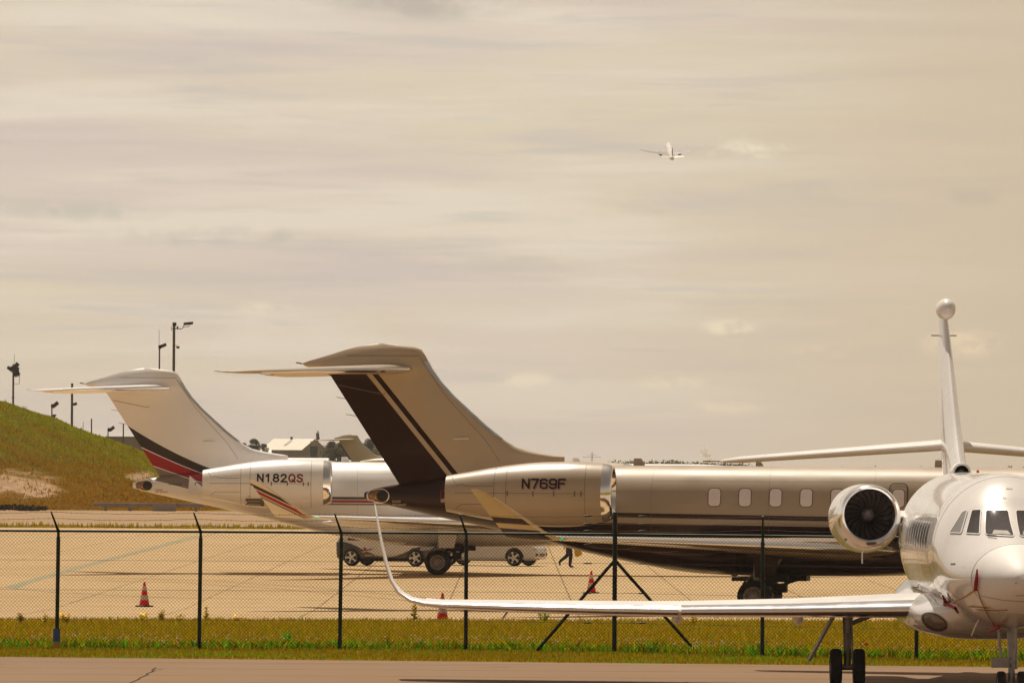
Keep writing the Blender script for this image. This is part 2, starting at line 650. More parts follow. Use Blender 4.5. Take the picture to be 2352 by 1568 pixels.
M['post'] = paint('dark green coated steel', (0.005, 0.016, 0.011), 0.4, 0, 0.0, 0.2, 4, spec=0.3)
M['wire'] = paint('fence wire', (0.012, 0.011, 0.007), 0.5, 0, 0, 0.15, 4, spec=0.2)
M['barb'] = paint('barbed wire', (0.10, 0.075, 0.055), 0.5, 0.4, 0, 0.2, 4)
M['cone'] = paint('orange red plastic', (0.78, 0.012, 0.006), 0.45, 0, 0, 0.1, 8)
M['cone_white'] = paint('reflective white sleeve', (0.60, 0.47, 0.40), 0.5, 0, 0, 0.12, 8)
M['cone_base'] = paint('black rubber base', (0.05, 0.04, 0.035), 0.8, 0, 0, 0.2, 8)
M['blue'] = paint('blue marker paint', (0.03, 0.09, 0.26), 0.5, 0, 0, 0.1, 6)
M['yellow'] = paint('yellow marker paint', (0.48, 0.24, 0.04), 0.5, 0, 0, 0.12, 6)
M['mast'] = paint('mast steel', (0.15, 0.12, 0.11), 0.5, 0.3, 0, 0.1, 2)
M['lamp'] = paint('floodlight housing', (0.05, 0.035, 0.035), 0.5, 0, 0, 0.15, 2)
M['hazewall'] = paint('grey cladding', (0.30, 0.25, 0.24), 0.6, 0, 0, 0.05, 0.5)
M['roof'] = paint('pale metal roof', (0.50, 0.44, 0.34), 0.5, 0, 0, 0.1, 0.6, aniso=(1, 4, 1))
M['hangar_wall'] = paint('hangar wall', (0.23, 0.185, 0.17), 0.6, 0, 0, 0.08, 0.4)
M['door_dark'] = paint('dark hangar door', (0.012, 0.006, 0.014), 0.7, spec=0.1)
M['car_white'] = paint('white car paint', (0.62, 0.57, 0.52), 0.3, 0, 0.8, 0.02, 1)
M['car_silver'] = paint('silver car paint', (0.60, 0.56, 0.53), 0.3, 0.0, 0.8, 0.02, 1)
M['car_glass'] = paint('car glass', (0.02, 0.018, 0.018), 0.06, 0, 1.0, 0.02, 1)
M['car_black'] = paint('black car trim', (0.018, 0.014, 0.014), 0.4, 0, 0.3, 0.1, 3)
M['car_rim'] = paint('alloy wheel', (0.60, 0.55, 0.50), 0.3, 0.6, 0, 0.05, 3)
M['lens'] = paint('headlamp lens', (0.45, 0.44, 0.45), 0.1, 0, 1.0, 0.05, 3)
M['wall_low'] = paint('grey painted steel', (0.26, 0.22, 0.21), 0.6, 0, 0, 0.12, 2)
M['pale_edge'] = paint('pale top edge', (0.48, 0.43, 0.40), 0.6, 0, 0, 0.2, 3)
M['bag'] = paint('yellow bag', (0.55, 0.34, 0.01), 0.7, 0, 0, 0.2, 8)
M['hair'] = paint('dark hair', (0.03, 0.02, 0.014), 0.7)
M['bark'] = paint('bark', (0.06, 0.045, 0.035), 0.9, 0, 0, 0.3, 3)


def leafy(name, base, tr=0.35, rough=0.6):
    m_, gg, b = new_mat(name)
    a = gg.node('ShaderNodeAttribute', attribute_name='tint')
    colo = gg.mix(1.0, a.outputs['Color'], base, 'MULTIPLY')
    gg.l.new(colo, b.inputs['Base Color'])
    b.inputs['Roughness'].default_value = rough
    b.inputs['Specular IOR Level'].default_value = 0.0
    tl = gg.node('ShaderNodeBsdfTranslucent')
    gg.l.new(colo, tl.inputs[0])
    mxs = gg.node('ShaderNodeMixShader')
    mxs.inputs[0].default_value = tr
    gg.l.new(b.outputs[0], mxs.inputs[1]); gg.l.new(tl.outputs[0], mxs.inputs[2])
    out = [n_ for n_ in gg.n if n_.type == 'OUTPUT_MATERIAL'][0]
    gg.l.new(mxs.outputs[0], out.inputs[0])
    return m_


M['grass'] = leafy('grass blades', (1, 1, 1), 0.5)
M['weed'] = leafy('weed leaves', (1, 1, 1), 0.65)
M['leaf'] = leafy('leaves', (1, 1, 1), 0.4)

# ------------------------------------------------------------------ livery of the two big jets


def fin_te(gg, Z):
    return gg.add(-10.57, gg.mul(gg.sub(Z, 3.64), -0.6486))


def liv_gold_fin(gg, co):
    X, Y, Z = gg.xyz(co)
    u = gg.sub(X, fin_te(gg, Z))
    w = gg.add(u, gg.mul(gg.sub(Z, 6.77), 0.167))
    dark = gg.mx(gg.lt(w, 1.11), gg.mul(gg.gt(w, 1.28), gg.lt(w, 1.47)))
    dark = gg.mul(dark, gg.lt(Z, 6.84))
    return gg.mix(dark, FIN_GOLD_LIT, BROWN)


def liv_gold_body(gg, co):
    X, Y, Z = gg.xyz(co)
    rise = gg.add(gg.mul(gg.add(X, 3.75), -0.012), gg.mul(gg.mx(gg.sub(-6.4, X), 0.0), 0.75))
    q = gg.sub(Z, rise)
    dark = gg.mx(gg.lt(q, 2.548), gg.mul(gg.gt(q, 2.715), gg.lt(q, 2.85)))
    dark = gg.mx(dark, gg.lt(X, -8.9))
    return gg.mix(dark, GOLD, BROWN)


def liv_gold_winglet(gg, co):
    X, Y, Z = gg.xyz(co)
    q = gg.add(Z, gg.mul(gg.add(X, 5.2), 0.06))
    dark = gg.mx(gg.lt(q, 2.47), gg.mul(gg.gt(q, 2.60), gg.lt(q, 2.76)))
    return gg.mix(dark, TIP_GOLD_BOUNCE, BROWN)


def liv_white_tail(gg, co, body):
    X, Y, Z = gg.xyz(co)
    t = gg.add(X, 10.0)
    up = gg.add(gg.add(4.53, gg.mul(t, -0.49)), gg.mul(gg.mul(t, t), 0.042))
    q = gg.mul(gg.sub(up, Z), gg.add(1.0, gg.mul(t, 0.2)))

    def band(lo, hi):
        return gg.mul(gg.gt(q, lo), gg.lt(q, hi))
    cc = gg.mix(band(0.0, 0.355), WHITE, CHAR)
    cc = gg.mix(band(0.385, 0.77), cc, RED)
    cc = gg.mix(band(0.80, 1.22), cc, GREY)
    if body:
        cc = gg.mix(gg.lt(X, -7.6), WHITE, cc)

        def zb(lo, hi):
            return gg.mul(gg.mul(gg.gt(Z, lo), gg.lt(Z, hi)), gg.gt(X, -5.0))
        cc = gg.mix(zb(2.815, 2.91), cc, CHAR)
        cc = gg.mix(zb(2.695, 2.795), cc, RED)
        cc = gg.mix(zb(2.60, 2.67), cc, GREY)
    return cc


def liv_white_winglet(gg, co):
    X, Y, Z = gg.xyz(co)
    q = gg.add(Z, gg.mul(gg.add(X, 4.87), 0.474))

    def band(lo, hi):
        return gg.mul(gg.gt(q, lo), gg.lt(q, hi))
    cc = gg.mix(band(2.56, 2.68), (0.74, 0.65, 0.53), CHAR)  # white base warmed, bounce light from the apron painted in
    cc = gg.mix(band(2.41, 2.53), cc, RED)
    return gg.mix(band(2.32, 2.385), cc, GREY)


M['edge_gold'] = paint('pale winglet edge with bounce tint', (0.60, 0.46, 0.28), 0.35, 0, 0.3)  # leading edge strip, warm bounce light put into its colour
M['edge_white'] = paint('white winglet edge with bounce tint', (0.62, 0.50, 0.36), 0.35, 0, 0.3)  # white edge tinted tan to carry the warm bounce light
LIV = {
    'gold': dict(
        body=paint('champagne and brown fuselage paint', GOLD, 0.36, 0.0, 0.15, 0.04, 0.6, liv_gold_body, spec=0.3, bump=0.05, bscale=1.1),
        fin=paint('champagne and brown fin paint with sheen tint', GOLD, 0.36, 0.0, 0.15, 0.04, 0.6, liv_gold_fin, spec=0.15),
        winglet=paint('champagne and brown winglet paint with bounce tint', GOLD, 0.36, 0.0, 0.2, 0.04, 0.6, liv_gold_winglet, spec=0.3),
        belly=M['brown'], wing=M['gold'], nacelle=M['gold']),
    'white': dict(
        body=paint('white fuselage paint with stripes', WHITE, 0.34, 0, 0.12, 0.03, 0.6, lambda a, b: liv_white_tail(a, b, True)),
        fin=paint('white fin paint with stripes', WHITE, 0.34, 0, 0.12, 0.03, 0.6, lambda a, b: liv_white_tail(a, b, False), spec=0.3),
        winglet=paint('white winglet paint with stripes and bounce tint', WHITE, 0.34, 0, 0.12, 0.03, 0.6, liv_white_winglet),
        belly=M['white'], wing=M['white'], nacelle=M['white']),
    'plain': dict(body=M['white'], fin=M['white'], winglet=M['white'], belly=M['white'], wing=M['white'], nacelle=M['white']),
    'tan': dict(body=M['tan'], fin=M['tan'], winglet=M['tan'], belly=M['tan'], wing=M['tan'], nacelle=M['tan']),
}

FIN_LE = [(3.2, -6.2), (4.25, -5.72), (4.46, -5.72), (4.515, -6.14), (4.60, -6.66), (4.71, -7.10), (4.9, -7.44), (5.36, -8.03), (6.2, -8.96),
          (6.62, -9.35), (6.99, -9.61), (7.38, -9.82), (7.54, -9.92), (7.62, -10.10), (7.68, -10.5), (7.72, -11.0)]
FIN_TE = [(3.2, -10.28), (3.64, -10.57), (6.77, -12.60), (6.86, -12.75), (7.0, -13.2), (7.10, -13.48), (7.16, -13.40), (7.25, -13.05), (7.39, -12.6), (7.55, -12.1),
          (7.65, -11.7), (7.72, -11.2)]
FIN_Z = [3.2, 3.64, 4.25, 4.45, 4.49, 4.53, 4.60, 4.71, 4.80, 4.9, 5.1, 5.36, 5.8, 6.2, 6.62, 6.77, 6.86, 6.99, 7.06, 7.12, 7.2, 7.38, 7.54, 7.62, 7.68, 7.72]
FIN_T = [(3.2, 0.40), (4.4, 0.34), (4.9, 0.36), (6.5, 0.30), (6.8, 0.36), (7.05, 0.56), (7.3, 0.52), (7.54, 0.40), (7.66, 0.24), (7.72, 0.08)]


def fin_ring(z, grow=0.0, xmax=1.0):
    le = float(np.interp(z, *zip(*FIN_LE)))
    te = float(np.interp(z, *zip(*FIN_TE)))
    th = float(np.interp(z, *zip(*FIN_T)))
    ch = le - te
    a, b = [], []
    for q in AF:
        qq = q * xmax
        tt = af_t(qq) / 1.0 * th + grow
        a.append((le - qq * ch + (grow if q == 0 else 0), tt, z)); b.append((le - qq * ch + (grow if q == 0 else 0), -tt, z))
    return a[::-1] + b[1:]


def make_wheel(parent, cx, cy, cz, rad, wid, side, slots=18, names=('tyre', 'rim')):
    """aircraft wheel turning on the y axis"""
    Mx = Matrix.Translation((cx, cy, cz)) @ Matrix.Rotation(math.pi / 2, 4, 'Z')
    w = wid / 2
    mb = MB()
    mb.rev([(-w * 0.75, rad * 0.60), (-w, rad * 0.74), (-w * 0.98, rad * 0.88), (-w * 0.72, rad * 0.98), (-w * 0.3, rad), (w * 0.3, rad),
            (w * 0.72, rad * 0.98), (w * 0.98, rad * 0.88), (w, rad * 0.74), (w * 0.75, rad * 0.60)], Mx, 40, True)
    mb.build(names[0], M['rubber'], parent)
    mb = MB()
    for s in (-1, 1):
        mb.cur = 0
        mb.rev([(s * w * 0.78, rad * 0.61), (s * w * 0.84, rad * 0.57), (s * w * 0.6, rad * 0.50), (s * w * 0.5, rad * 0.27), (s * w * 0.8, rad * 0.20), (s * w * 0.9, rad * 0.10), (s * w * 0.9, 0.001)], Mx, 40)
        mb.cur = 1
        for k in range(slots):
            a = 2 * math.pi * k / slots
            T = Mx @ Matrix.Rotation(a, 4, 'X')
            mb.box(s * w * 0.56, rad * 0.40, 0, 0.02, rad * 0.15, rad * 0.065, T)
    mb.build(names[1], [M['rim'], M['dark']], parent)


def make_fan(parent, cx, cy, cz, r, n=24, hub=0.3):
    mb = MB()
    for k in range(n):
        a = 2 * math.pi * k / n
        P = []
        for i in range(7):
            q = i / 6
            rr = r * (hub + (0.99 - hub) * q)
            tw = R(28 + 32 * q)
            ch = r * (0.16 + 0.12 * q)
            sw = a + 0.28 * q * q
            row = []
            for e in (-0.5, 0.5):
                ax = e * ch * math.cos(tw) * -1
                ta = e * ch * math.sin(tw)
                row.append((cx + ax, cy + rr * math.cos(sw) - ta * math.sin(sw), cz + rr * math.sin(sw) + ta * math.cos(sw)))
            P.append(row)
        mb.grid(P)
    o = mb.build('fan', M['blade'], parent)
    mb = MB()
    mb.rev([(0.30 * r, 0.001), (0.26 * r, 0.1 * r), (0.14 * r, 0.2 * r), (-0.05 * r, 0.29 * r), (-0.2 * r, 0.31 * r)], Matrix.Translation((cx, cy, cz)), 32)
    mb.build('spinner', M['spinner'], parent)
    return o


def loft_circles(mb, secs, cy, n=48, cap0=False, cap1=False):
    rings = []
    for (x, zc, r) in secs:
        rings.append([(x, cy + r * math.cos(2 * math.pi * k / n), zc + r * math.sin(2 * math.pi * k / n)) for k in range(n)])
    mb.loft(rings, cap0, cap1)


def dense_secs(secs, m_):
    X = [s[0] for s in secs]
    xq = np.linspace(X[0], X[-1], m_)
    return list(zip(xq, spline(X, [s[1] for s in secs], xq), spline(X, [s[2] for s in secs], xq)))


SIDE = Vector((0, 1, 0))


def make_jet(name, label, livery, loc, rz, detail=True, reg=None, group=None):
    L = LIV[livery]
    root = thing(name, label, 'jet', loc, rz, group)
    mb = MB()
    body_loft(mb, [(-11.58, 3.20, 3.38, 0.10), (-11.33, 3.12, 3.48, 0.22), (-10.76, 2.98, 3.60, 0.34), (-10.24, 2.87, 3.68, 0.44), (-9.52, 2.71, 3.78, 0.60),
                   (-8.5, 2.50, 3.92, 0.82), (-7.5, 2.29, 4.03, 0.99), (-6.07, 1.99, 4.14, 1.18), (-5.1, 1.76, 4.19, 1.27), (-4.2, 1.60, 4.215, 1.32), (-3.3, 1.54, 4.22, 1.34),
                   (-1.0, 1.53, 4.22, 1.345), (4.0, 1.53, 4.22, 1.345), (9.5, 1.53, 4.22, 1.345), (10.6, 1.54, 4.18, 1.33), (11.7, 1.58, 4.02, 1.25), (12.6, 1.65, 3.68, 1.10),
                   (13.4, 1.75, 3.22, 0.88), (14.1, 1.90, 2.86, 0.60), (14.6, 2.06, 2.66, 0.36), (14.9, 2.24, 2.50, 0.14), (14.95, 2.33, 2.41, 0.04)], 64, 150)
    fus = mb.build('fuselage', L['body'], root)
    mb = MB()
    body_loft(mb, [(-7.2, 2.22, 2.6, 0.3), (-6.2, 1.98, 2.6, 0.78), (-5.12, 1.70, 2.45, 1.10), (-4.4, 1.545, 2.4, 1.24), (-3.3, 1.335, 2.35, 1.40), (-2.4, 1.175, 2.3, 1.48),
                   (-1.49, 1.09, 2.2, 1.52), (0, 1.05, 2.15, 1.55), (2.5, 1.05, 2.12, 1.55), (4.5, 1.10, 2.1, 1.50), (6.0, 1.28, 2.1, 1.2), (7.2, 1.50, 2.0, 0.6)], 40, 60, 2.4)
    bel = mb.build('belly_fairing', L['belly'], root)
    # fin with its bullet fairing
    mb = MB()
    mb.loft([fin_ring(z) for z in FIN_Z])
    fin = mb.build('tail_fin', L['fin'], root)
    mb = MB()
    mb.loft([fin_ring(z, 0.012, 0.035) for z in (4.98, 5.36, 5.8, 6.2, 6.62, 6.99, 7.2)])
    mb.build('leading_edge', M['alu'], fin)
    # tailplane halves
    for s in (-1, 1):
        rings = [af_ring(x, ch, y, z, th, R(-2), camber=-0.008) for (y, x, ch, z, th) in
                 ((0.0, -9.95, 2.95, 6.99, 0.10), (1.2, -11.05, 2.5, 6.95, 0.10), (3.2, -12.85, 1.75, 6.88, 0.10), (4.5, -14.02, 1.22, 6.835, 0.09), (4.8, -14.45, 0.82, 6.825, 0.07), (4.87, -14.75, 0.5, 6.82, 0.05))]
        mb = MB(); mb.loft(mirror(rings, s))
        tp = mb.build('tailplane', L['wing'], root)
        if detail:
            rings = [af_ring(x, ch, y, z, th, R(-2), 0.05, 0.004, -0.008) for (y, x, ch, z, th) in
                     ((0.3, -10.225, 2.84, 6.98, 0.10), (1.2, -11.05, 2.5, 6.95, 0.10), (3.2, -12.85, 1.75, 6.88, 0.10), (4.4, -13.93, 1.26, 6.838, 0.09))]
            mb = MB(); mb.loft(mirror(rings, s)); mb.build('leading_edge', M['polish'], tp)
    # wings
    W = [(0.6, 4.81, 6.6, 1.79, 0.11), (1.3, 4.35, 6.1, 1.81, 0.115), (3.0, 3.22, 4.9, 1.865, 0.11), (5.0, 1.90, 4.05, 1.93, 0.105), (9.0, -0.74, 2.75, 2.06, 0.10), (13.4, -3.65, 1.58, 2.205, 0.09), (13.95, -4.02, 1.48, 2.225, 0.09)]
    WL = [(14.2, -4.22, 1.40, 2.25, 0.09, 12), (14.36, -4.42, 1.28, 2.33, 0.085, 45), (14.46, -4.66, 1.14, 2.48, 0.08, 68), (14.62, -5.30, 0.82, 2.92, 0.08, 74), (14.76, -5.92, 0.50, 3.34, 0.08, 76), (14.82, -6.20, 0.34, 3.50, 0.08, 78), (14.835, -6.36, 0.2, 3.55, 0.06, 78)]
    for s in (-1, 1):
        rings = [af_ring(x, ch, y, z, th, R(2), camber=0.012) for (y, x, ch, z, th) in W] + [af_ring(*[WL[0][k] for k in (1, 2, 0, 3, 4)], R(8))]
        mb = MB(); mb.loft(mirror(rings, s))
        wing = mb.build('wing', L['wing'], root)
        rings = [af_ring(x, ch, y, z, th, R(a), camber=0.0) for (y, x, ch, z, th, a) in WL]
        mb = MB(); mb.loft(mirror(rings, s))
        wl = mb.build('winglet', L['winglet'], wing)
        if detail:
            rings = [af_ring(x, ch, y, z, th, R(2), 0.075, 0.005, 0.012) for (y, x, ch, z, th) in W[1:]]
            mb = MB(); mb.loft(mirror(rings, s)); mb.build('leading_edge', M['polish'], wing)
            rings = [af_ring(x, ch, y, z, th, R(a), 0.11, 0.005, 0.0) for (y, x, ch, z, th, a) in WL[:-2]]
            mb = MB(); mb.loft(mirror(rings, s)); mb.build('winglet_edge', M['edge_' + livery], wing)
            for (yy, xc, zc, ln) in ((4.1, -1.7, 1.80, 2.4), (6.6, -2.4, 1.90, 2.0), (9.2, -3.3, 2.0, 1.6)):
                mb = MB()
                body_loft(mb, [(xc - ln / 2, zc - 0.02, zc + 0.02, 0.02), (xc - ln / 4, zc - 0.10, zc + 0.10, 0.09), (xc + ln / 6, zc - 0.12, zc + 0.14, 0.10), (xc + ln / 2, zc - 0.0, zc + 0.06, 0.02)], 16, 16)
                mb.v = [(p[0], p[1] + yy * s, p[2]) for p in mb.v]
                mb.build('flap_fairing', L['belly'], wing)
    if detail:
        mb = MB(); mb.rev([(0.05, 0.001), (0.035, 0.025), (0, 0.035), (-0.05, 0.03), (-0.09, 0.001)], Matrix.Translation((-4.15, -14.1, 2.22)), 16)
        mb.build('green_navigation_lamp', M['green_lamp'], root)
    # engines
    sec = [(-8.80, 3.375, 0.515), (-8.2, 3.375, 0.625), (-7.4, 3.375, 0.765), (-6.6, 3.372, 0.875), (-5.8, 3.372, 0.93), (-5.2, 3.38, 0.935), (-4.7, 3.402, 0.90), (-4.27, 3.43, 0.84)]
    lip = [(-4.27, 3.43, 0.843), (-4.14, 3.438, 0.82), (-4.04, 3.445, 0.785), (-3.985, 3.448, 0.745), (-3.97, 3.45, 0.71), (-3.985, 3.45, 0.675), (-4.05, 3.45, 0.645), (-4.2, 3.45, 0.625), (-4.45, 3.44, 0.61)]
    for s in (-1, 1):
        cy = 2.75 * s
        mb = MB(); loft_circles(mb, dense_secs(sec, 40), cy)
        nac = mb.build('engine_nacelle', L['nacelle'], root)
        mb = MB(); loft_circles(mb, lip, cy)
        mb.build('intake_lip', M['polish'], nac)
        mb = MB(); loft_circles(mb, [(-4.45, 3.44, 0.61), (-4.9, 3.42, 0.60), (-5.2, 3.41, 0.60)], cy, cap1=True)
        mb.build('intake_duct', M['dark'], nac)
        mb = MB(); loft_circles(mb, [(-8.80, 3.375, 0.515), (-8.79, 3.375, 0.50), (-8.2, 3.375, 0.55), (-7.9, 3.375, 0.5)], cy, cap1=True)
        loft_circles(mb, [(-8.55, 3.375, 0.01), (-8.3, 3.375, 0.16), (-7.9, 3.375, 0.26)], cy)
        mb.build('exhaust_nozzle', M['exhaust'], nac)
        make_fan(nac, -4.85, cy, 3.43, 0.6)
        mb = MB()
        P = []
        for yy in (1.0, 2.0):
            P.append([(-5.4 - q * 3.1, yy * s, 3.42 + 0.16 * (af_t(q) / 0.5) * (1 if k else -1)) for k in (0, 1) for q in (AF if k == 0 else AF[::-1])])
        mb.loft(P)
        mb.build('engine_pylon', L['nacelle'], root)
        if s == -1 and detail:
            nb = bvh_of(nac)
            nacR = nac
    # gear
    for s in (-1, 1):
        gr = bpy.data.objects.new('main_gear', None); gr.empty_display_size = 0.2
        link(gr, root)
        mb = MB()
        mb.tube([(0.0, 1.78 * s, 0.48), (0.05, 1.78 * s, 1.0), (0.1, 1.8 * s, 1.75)], [0.075, 0.09, 0.12], 14)
        mb.tube([(0.0, 1.45 * s, 0.48), (0, 2.1 * s, 0.48)], 0.07, 12)
        mb.tube([(0.06, 1.76 * s, 0.8), (0.75, 1.5 * s, 1.55)], 0.05, 10)
        mb.tube([(0.0, 1.8 * s, 0.62), (-0.32, 1.8 * s, 0.86), (-0.02, 1.8 * s, 1.12)], 0.035, 8)
        mb.build('strut', M['metal'], gr)
        make_wheel(gr, 0, 2.02 * s, 0.475, 0.475, 0.30, s)
        make_wheel(gr, 0, 1.52 * s, 0.475, 0.475, 0.30, s)
        mb = MB()
        mb.loft([[(0.06, 2.22 * s, 1.02), (0.62, 2.22 * s, 1.02), (0.62, 2.25 * s, 1.02), (0.06, 2.25 * s, 1.02)],
                 [(-0.02, 2.28 * s, 1.82), (0.80, 2.28 * s, 1.82), (0.80, 2.31 * s, 1.82), (-0.02, 2.31 * s, 1.82)]])
        mb.build('gear_door', L['belly'], gr)
    mb = MB()
    mb.box(0.42, 0, 1.02, 1.0, 2.9, 0.26); mb.box(1.15, 0, 0.99, 0.5, 1.4, 0.16); mb.box(0.72, -1.2, 0.72, 0.34, 0.5, 0.26)
    mb.tube([(0.5, -1.5, 0.62), (0.95, -1.2, 0.9), (1.3, -0.6, 1.02)], 0.06, 8); mb.tube([(0.62, -1.55, 0.42), (0.60, -1.5, 0.8)], 0.02, 6)
    mb.build('gear_bay', M['gear_dark'], root)
    for s in (-1, 1):
        mb = MB(); mb.box(-0.36, 1.25 * s, 0.965, 0.62, 0.9, 0.10); mb.build('gear_door', L['belly'], root)
    mb = MB()
    mb.tube([(11.2, 0, 0.3), (11.2, 0, 1.7)], [0.06, 0.09], 12); mb.tube([(11.2, -0.25, 0.29), (11.2, 0.25, 0.29)], 0.05, 8)
    ng = mb.build('nose_gear', M['metal'], root)
    for s in (-1, 1):
        make_wheel(ng, 11.2, 0.17 * s, 0.28, 0.28, 0.16, s, 8)
    if not detail:
        return root
    # ---- surface detail on the side that faces the fence
    fb = bvh_of(fus)
    d = SIDE
    # cabin windows
    k = 0
    xs = [-1.22 + 0.885 * i for i in range(14)]
    for i, xw in enumerate(xs):
        mb = MB()
        decal_poly(mb, fb, [(x, -3, z) for (x, z) in rrect(xw, 3.31, 0.345, 0.50, 0.11)], d, 0.010, 4)
        w = mb.build('cabin_window', M['pane'], root, recalc=False)
        mb = MB()
        pr = [(x, -3, z) for (x, z) in rrect(xw, 3.31, 0.362, 0.517, 0.115)]
        decal_strip(mb, fb, pr, 0.018, d, 0.014, True)
        mb.build('window_frame', M['frame'], w, recalc=False)
    mb = MB()
    decal_strip(mb, fb, [(x, -3, z) for (x, z) in rrect(xs[6], 3.30, 0.52, 0.86, 0.14)], 0.035, d, 0.016, True)
    mb.build('emergency_exit', M['frame'], root, recalc=False)
    mb = MB()
    for xj in (-3.05, 0.35, 3.4, 6.6, 9.2):
        decal_strip(mb, fb, [(xj, -3, 2.9 + 1.34 * q) for q in (-0.9, -0.5, 0, 0.5, 0.9, 0.985)], 0.006, d, 0.004)
    decal_strip(mb, fb, [(-3.05, -3, 3.78), (9.2, -3, 3.78)], 0.005, d, 0.004)
    mb.build('skin_joint', M['line'], fus, recalc=False)
    # auxiliary exhaust in the tail cone
    el = [(-11.08 + 0.27 * math.cos(a), -1, 3.285 + 0.185 * math.sin(a)) for a in np.linspace(0, 2 * math.pi, 28, endpoint=False)]
    el = [(x - (0.12 if x < -11.2 else 0), y, z) for (x, y, z) in el]
    mb = MB(); decal_poly(mb, fb, el, d, 0.012, 4)
    ex = mb.build('tail_exhaust', M['exhaust'], root, recalc=False)
    el2 = [(-11.0 + 0.19 * math.cos(a), -1, 3.285 + 0.15 * math.sin(a)) for a in np.linspace(0, 2 * math.pi, 28, endpoint=False)]
    mb = MB(); decal_poly(mb, fb, el2, d, 0.02, 4); mb.build('exhaust_opening', M['dark'], ex, recalc=False)
    mb = MB(); decal_strip(mb, fb, el, 0.03, d, 0.026, True); mb.build('exhaust_rim', M['alu'], ex, recalc=False)
    # nacelle lines, latches and registration
    mb = MB()
    wl_ = 0.013
    for x in (-4.72, -7.0, -7.35):
        decal_strip(mb, nb, [(x, -3, 3.375 + 0.9 * q) for q in (-1, -0.5, 0, 0.5, 0.98)], wl_, d, 0.006)
    decal_strip(mb, nb, [(-8.5, -3, 3.40), (-4.72, -3, 3.40)], wl_, d, 0.006)
    decal_strip(mb, nb, [(-8.62, -3, 3.85), (-8.45, -3, 3.62), (-8.3, -3, 3.66), (-8.2, -3, 3.60), (-7.37, -3, 3.60)], wl_, d, 0.006)
    decal_strip(mb, nb, [(-8.5, -3, 2.95), (-8.3, -3, 3.08), (-7.37, -3, 3.08)], wl_, d, 0.006)
    for x in (-6.95, -6.2, -5.6, -5.0, -4.82):
        decal_strip(mb, nb, [(x, -3, 3.32), (x, -3, 3.47)], 0.045, d, 0.008)
    mb.build('panel_lines', M['line'], nac if nac is nacR else nacR, recalc=False)
    if reg == 'N182QS':
        stroke_text('registration', 'N182', -6.71, 3.445, 0.292, 0.195, 0.325, 0.060, nb, d, 0.010, M['char'], nacR)
        stroke_text('registration', 'QS', -5.54, 3.445, 0.300, 0.205, 0.325, 0.060, nb, d, 0.010, M['red'], nacR)
        mb = MB()
        decal_poly(mb, nb, [(x, -4, z) for (x, z) in rrect(-6.83, 2.70, 0.72, 0.30, 0.07)], d, 0.01, 4)
        vg = mb.build('vent_grille', M['line'], nacR, recalc=False)
        mb = MB()
        for z in (2.64, 2.75):
            decal_strip(mb, nb, [(-7.08, -4, z), (-6.62, -4, z)], 0.045, d, 0.02)
        mb.build('vent_slat', M['alu'], nacR, recalc=False)
        # open exhaust scoop behind the nacelle
        mb = MB()
        mb.loft([[(-8.86, -1.15, 3.05), (-9.4, -1.2, 2.98), (-9.4, -1.0, 2.98), (-8.86, -0.95, 3.05)],
                 [(-8.86, -1.15, 3.20), (-9.42, -1.25, 3.18), (-9.42, -1.0, 3.18), (-8.86, -0.95, 3.20)],
                 [(-8.95, -1.1, 3.30), (-9.38, -1.2, 3.66), (-9.34, -1.0, 3.66), (-8.95, -0.95, 3.30)]])
        mb.build('tail_scoop', M['white'], root, angle=20)
        mb = MB()
        mb.rev([(0.0, 0.09), (0.0, 0.06), (0.25, 0.05)], Matrix.Translation((-9.1, -1.17, 3.34)) @ Matrix.Rotation(R(110), 4, 'Z'), 20)
        mb.build('scoop_pipe', M['dark'], root)
        decal_text('tail_lettering', 'HOT EXHAUST', -10.72, 3.02, 0.5, 0.06, fb, d, 0.01, M['red'], root, base=(0, -3, 0))
        decal_text('tail_lettering', 'DANGER', -10.72, 3.10, 0.28, 0.06, fb, d, 0.01, M['red'], root, base=(0, -3, 0))
        decal_text('tail_lettering', 'N182QS', -10.2, 3.30, 0.5, 0.07, fb, d, 0.01, M['char'], root, base=(0, -3, 0))
    if reg == 'N769F':
        stroke_text('registration', 'N769F', -6.48, 3.505, 0.262, 0.185, 0.30, 0.048, nb, d, 0.008, M['maroon_pale'], nacR)
        stroke_text('registration', 'N769F', -6.51, 3.53, 0.262, 0.185, 0.295, 0.050, nb, d, 0.013, M['maroon'], nacR)
        decal_text('tail_lettering', 'DANGER', -10.72, 3.10, 0.26, 0.06, fb, d, 0.01, M['white_line'], root, base=(0, -3, 0))
        decal_text('tail_lettering', 'HOT EXHAUST', -10.72, 3.01, 0.42, 0.06, fb, d, 0.01, M['white_line'], root, base=(0, -3, 0))
        mb = MB()
        decal_strip(mb, fb, [(-9.25, -3, 3.42), (-9.25, -3, 3.22), (-8.9, -3, 3.26)], 0.035, d, 0.01)
        decal_strip(mb, fb, [(-9.25, -3, 3.42), (-9.1, -3, 3.50), (-8.9, -3, 3.53)], 0.02, d, 0.01)
        mb.build('rescue_marking', M['red'], root, recalc=False)
        mb = MB()
        for z in (3.13, 3.18):
            decal_strip(mb, fb, [(-9.25, -3, z), (-8.86, -3, z + 0.03)], 0.03, d, 0.012)
        mb.build('rescue_lettering', M['white_line'], root, recalc=False)
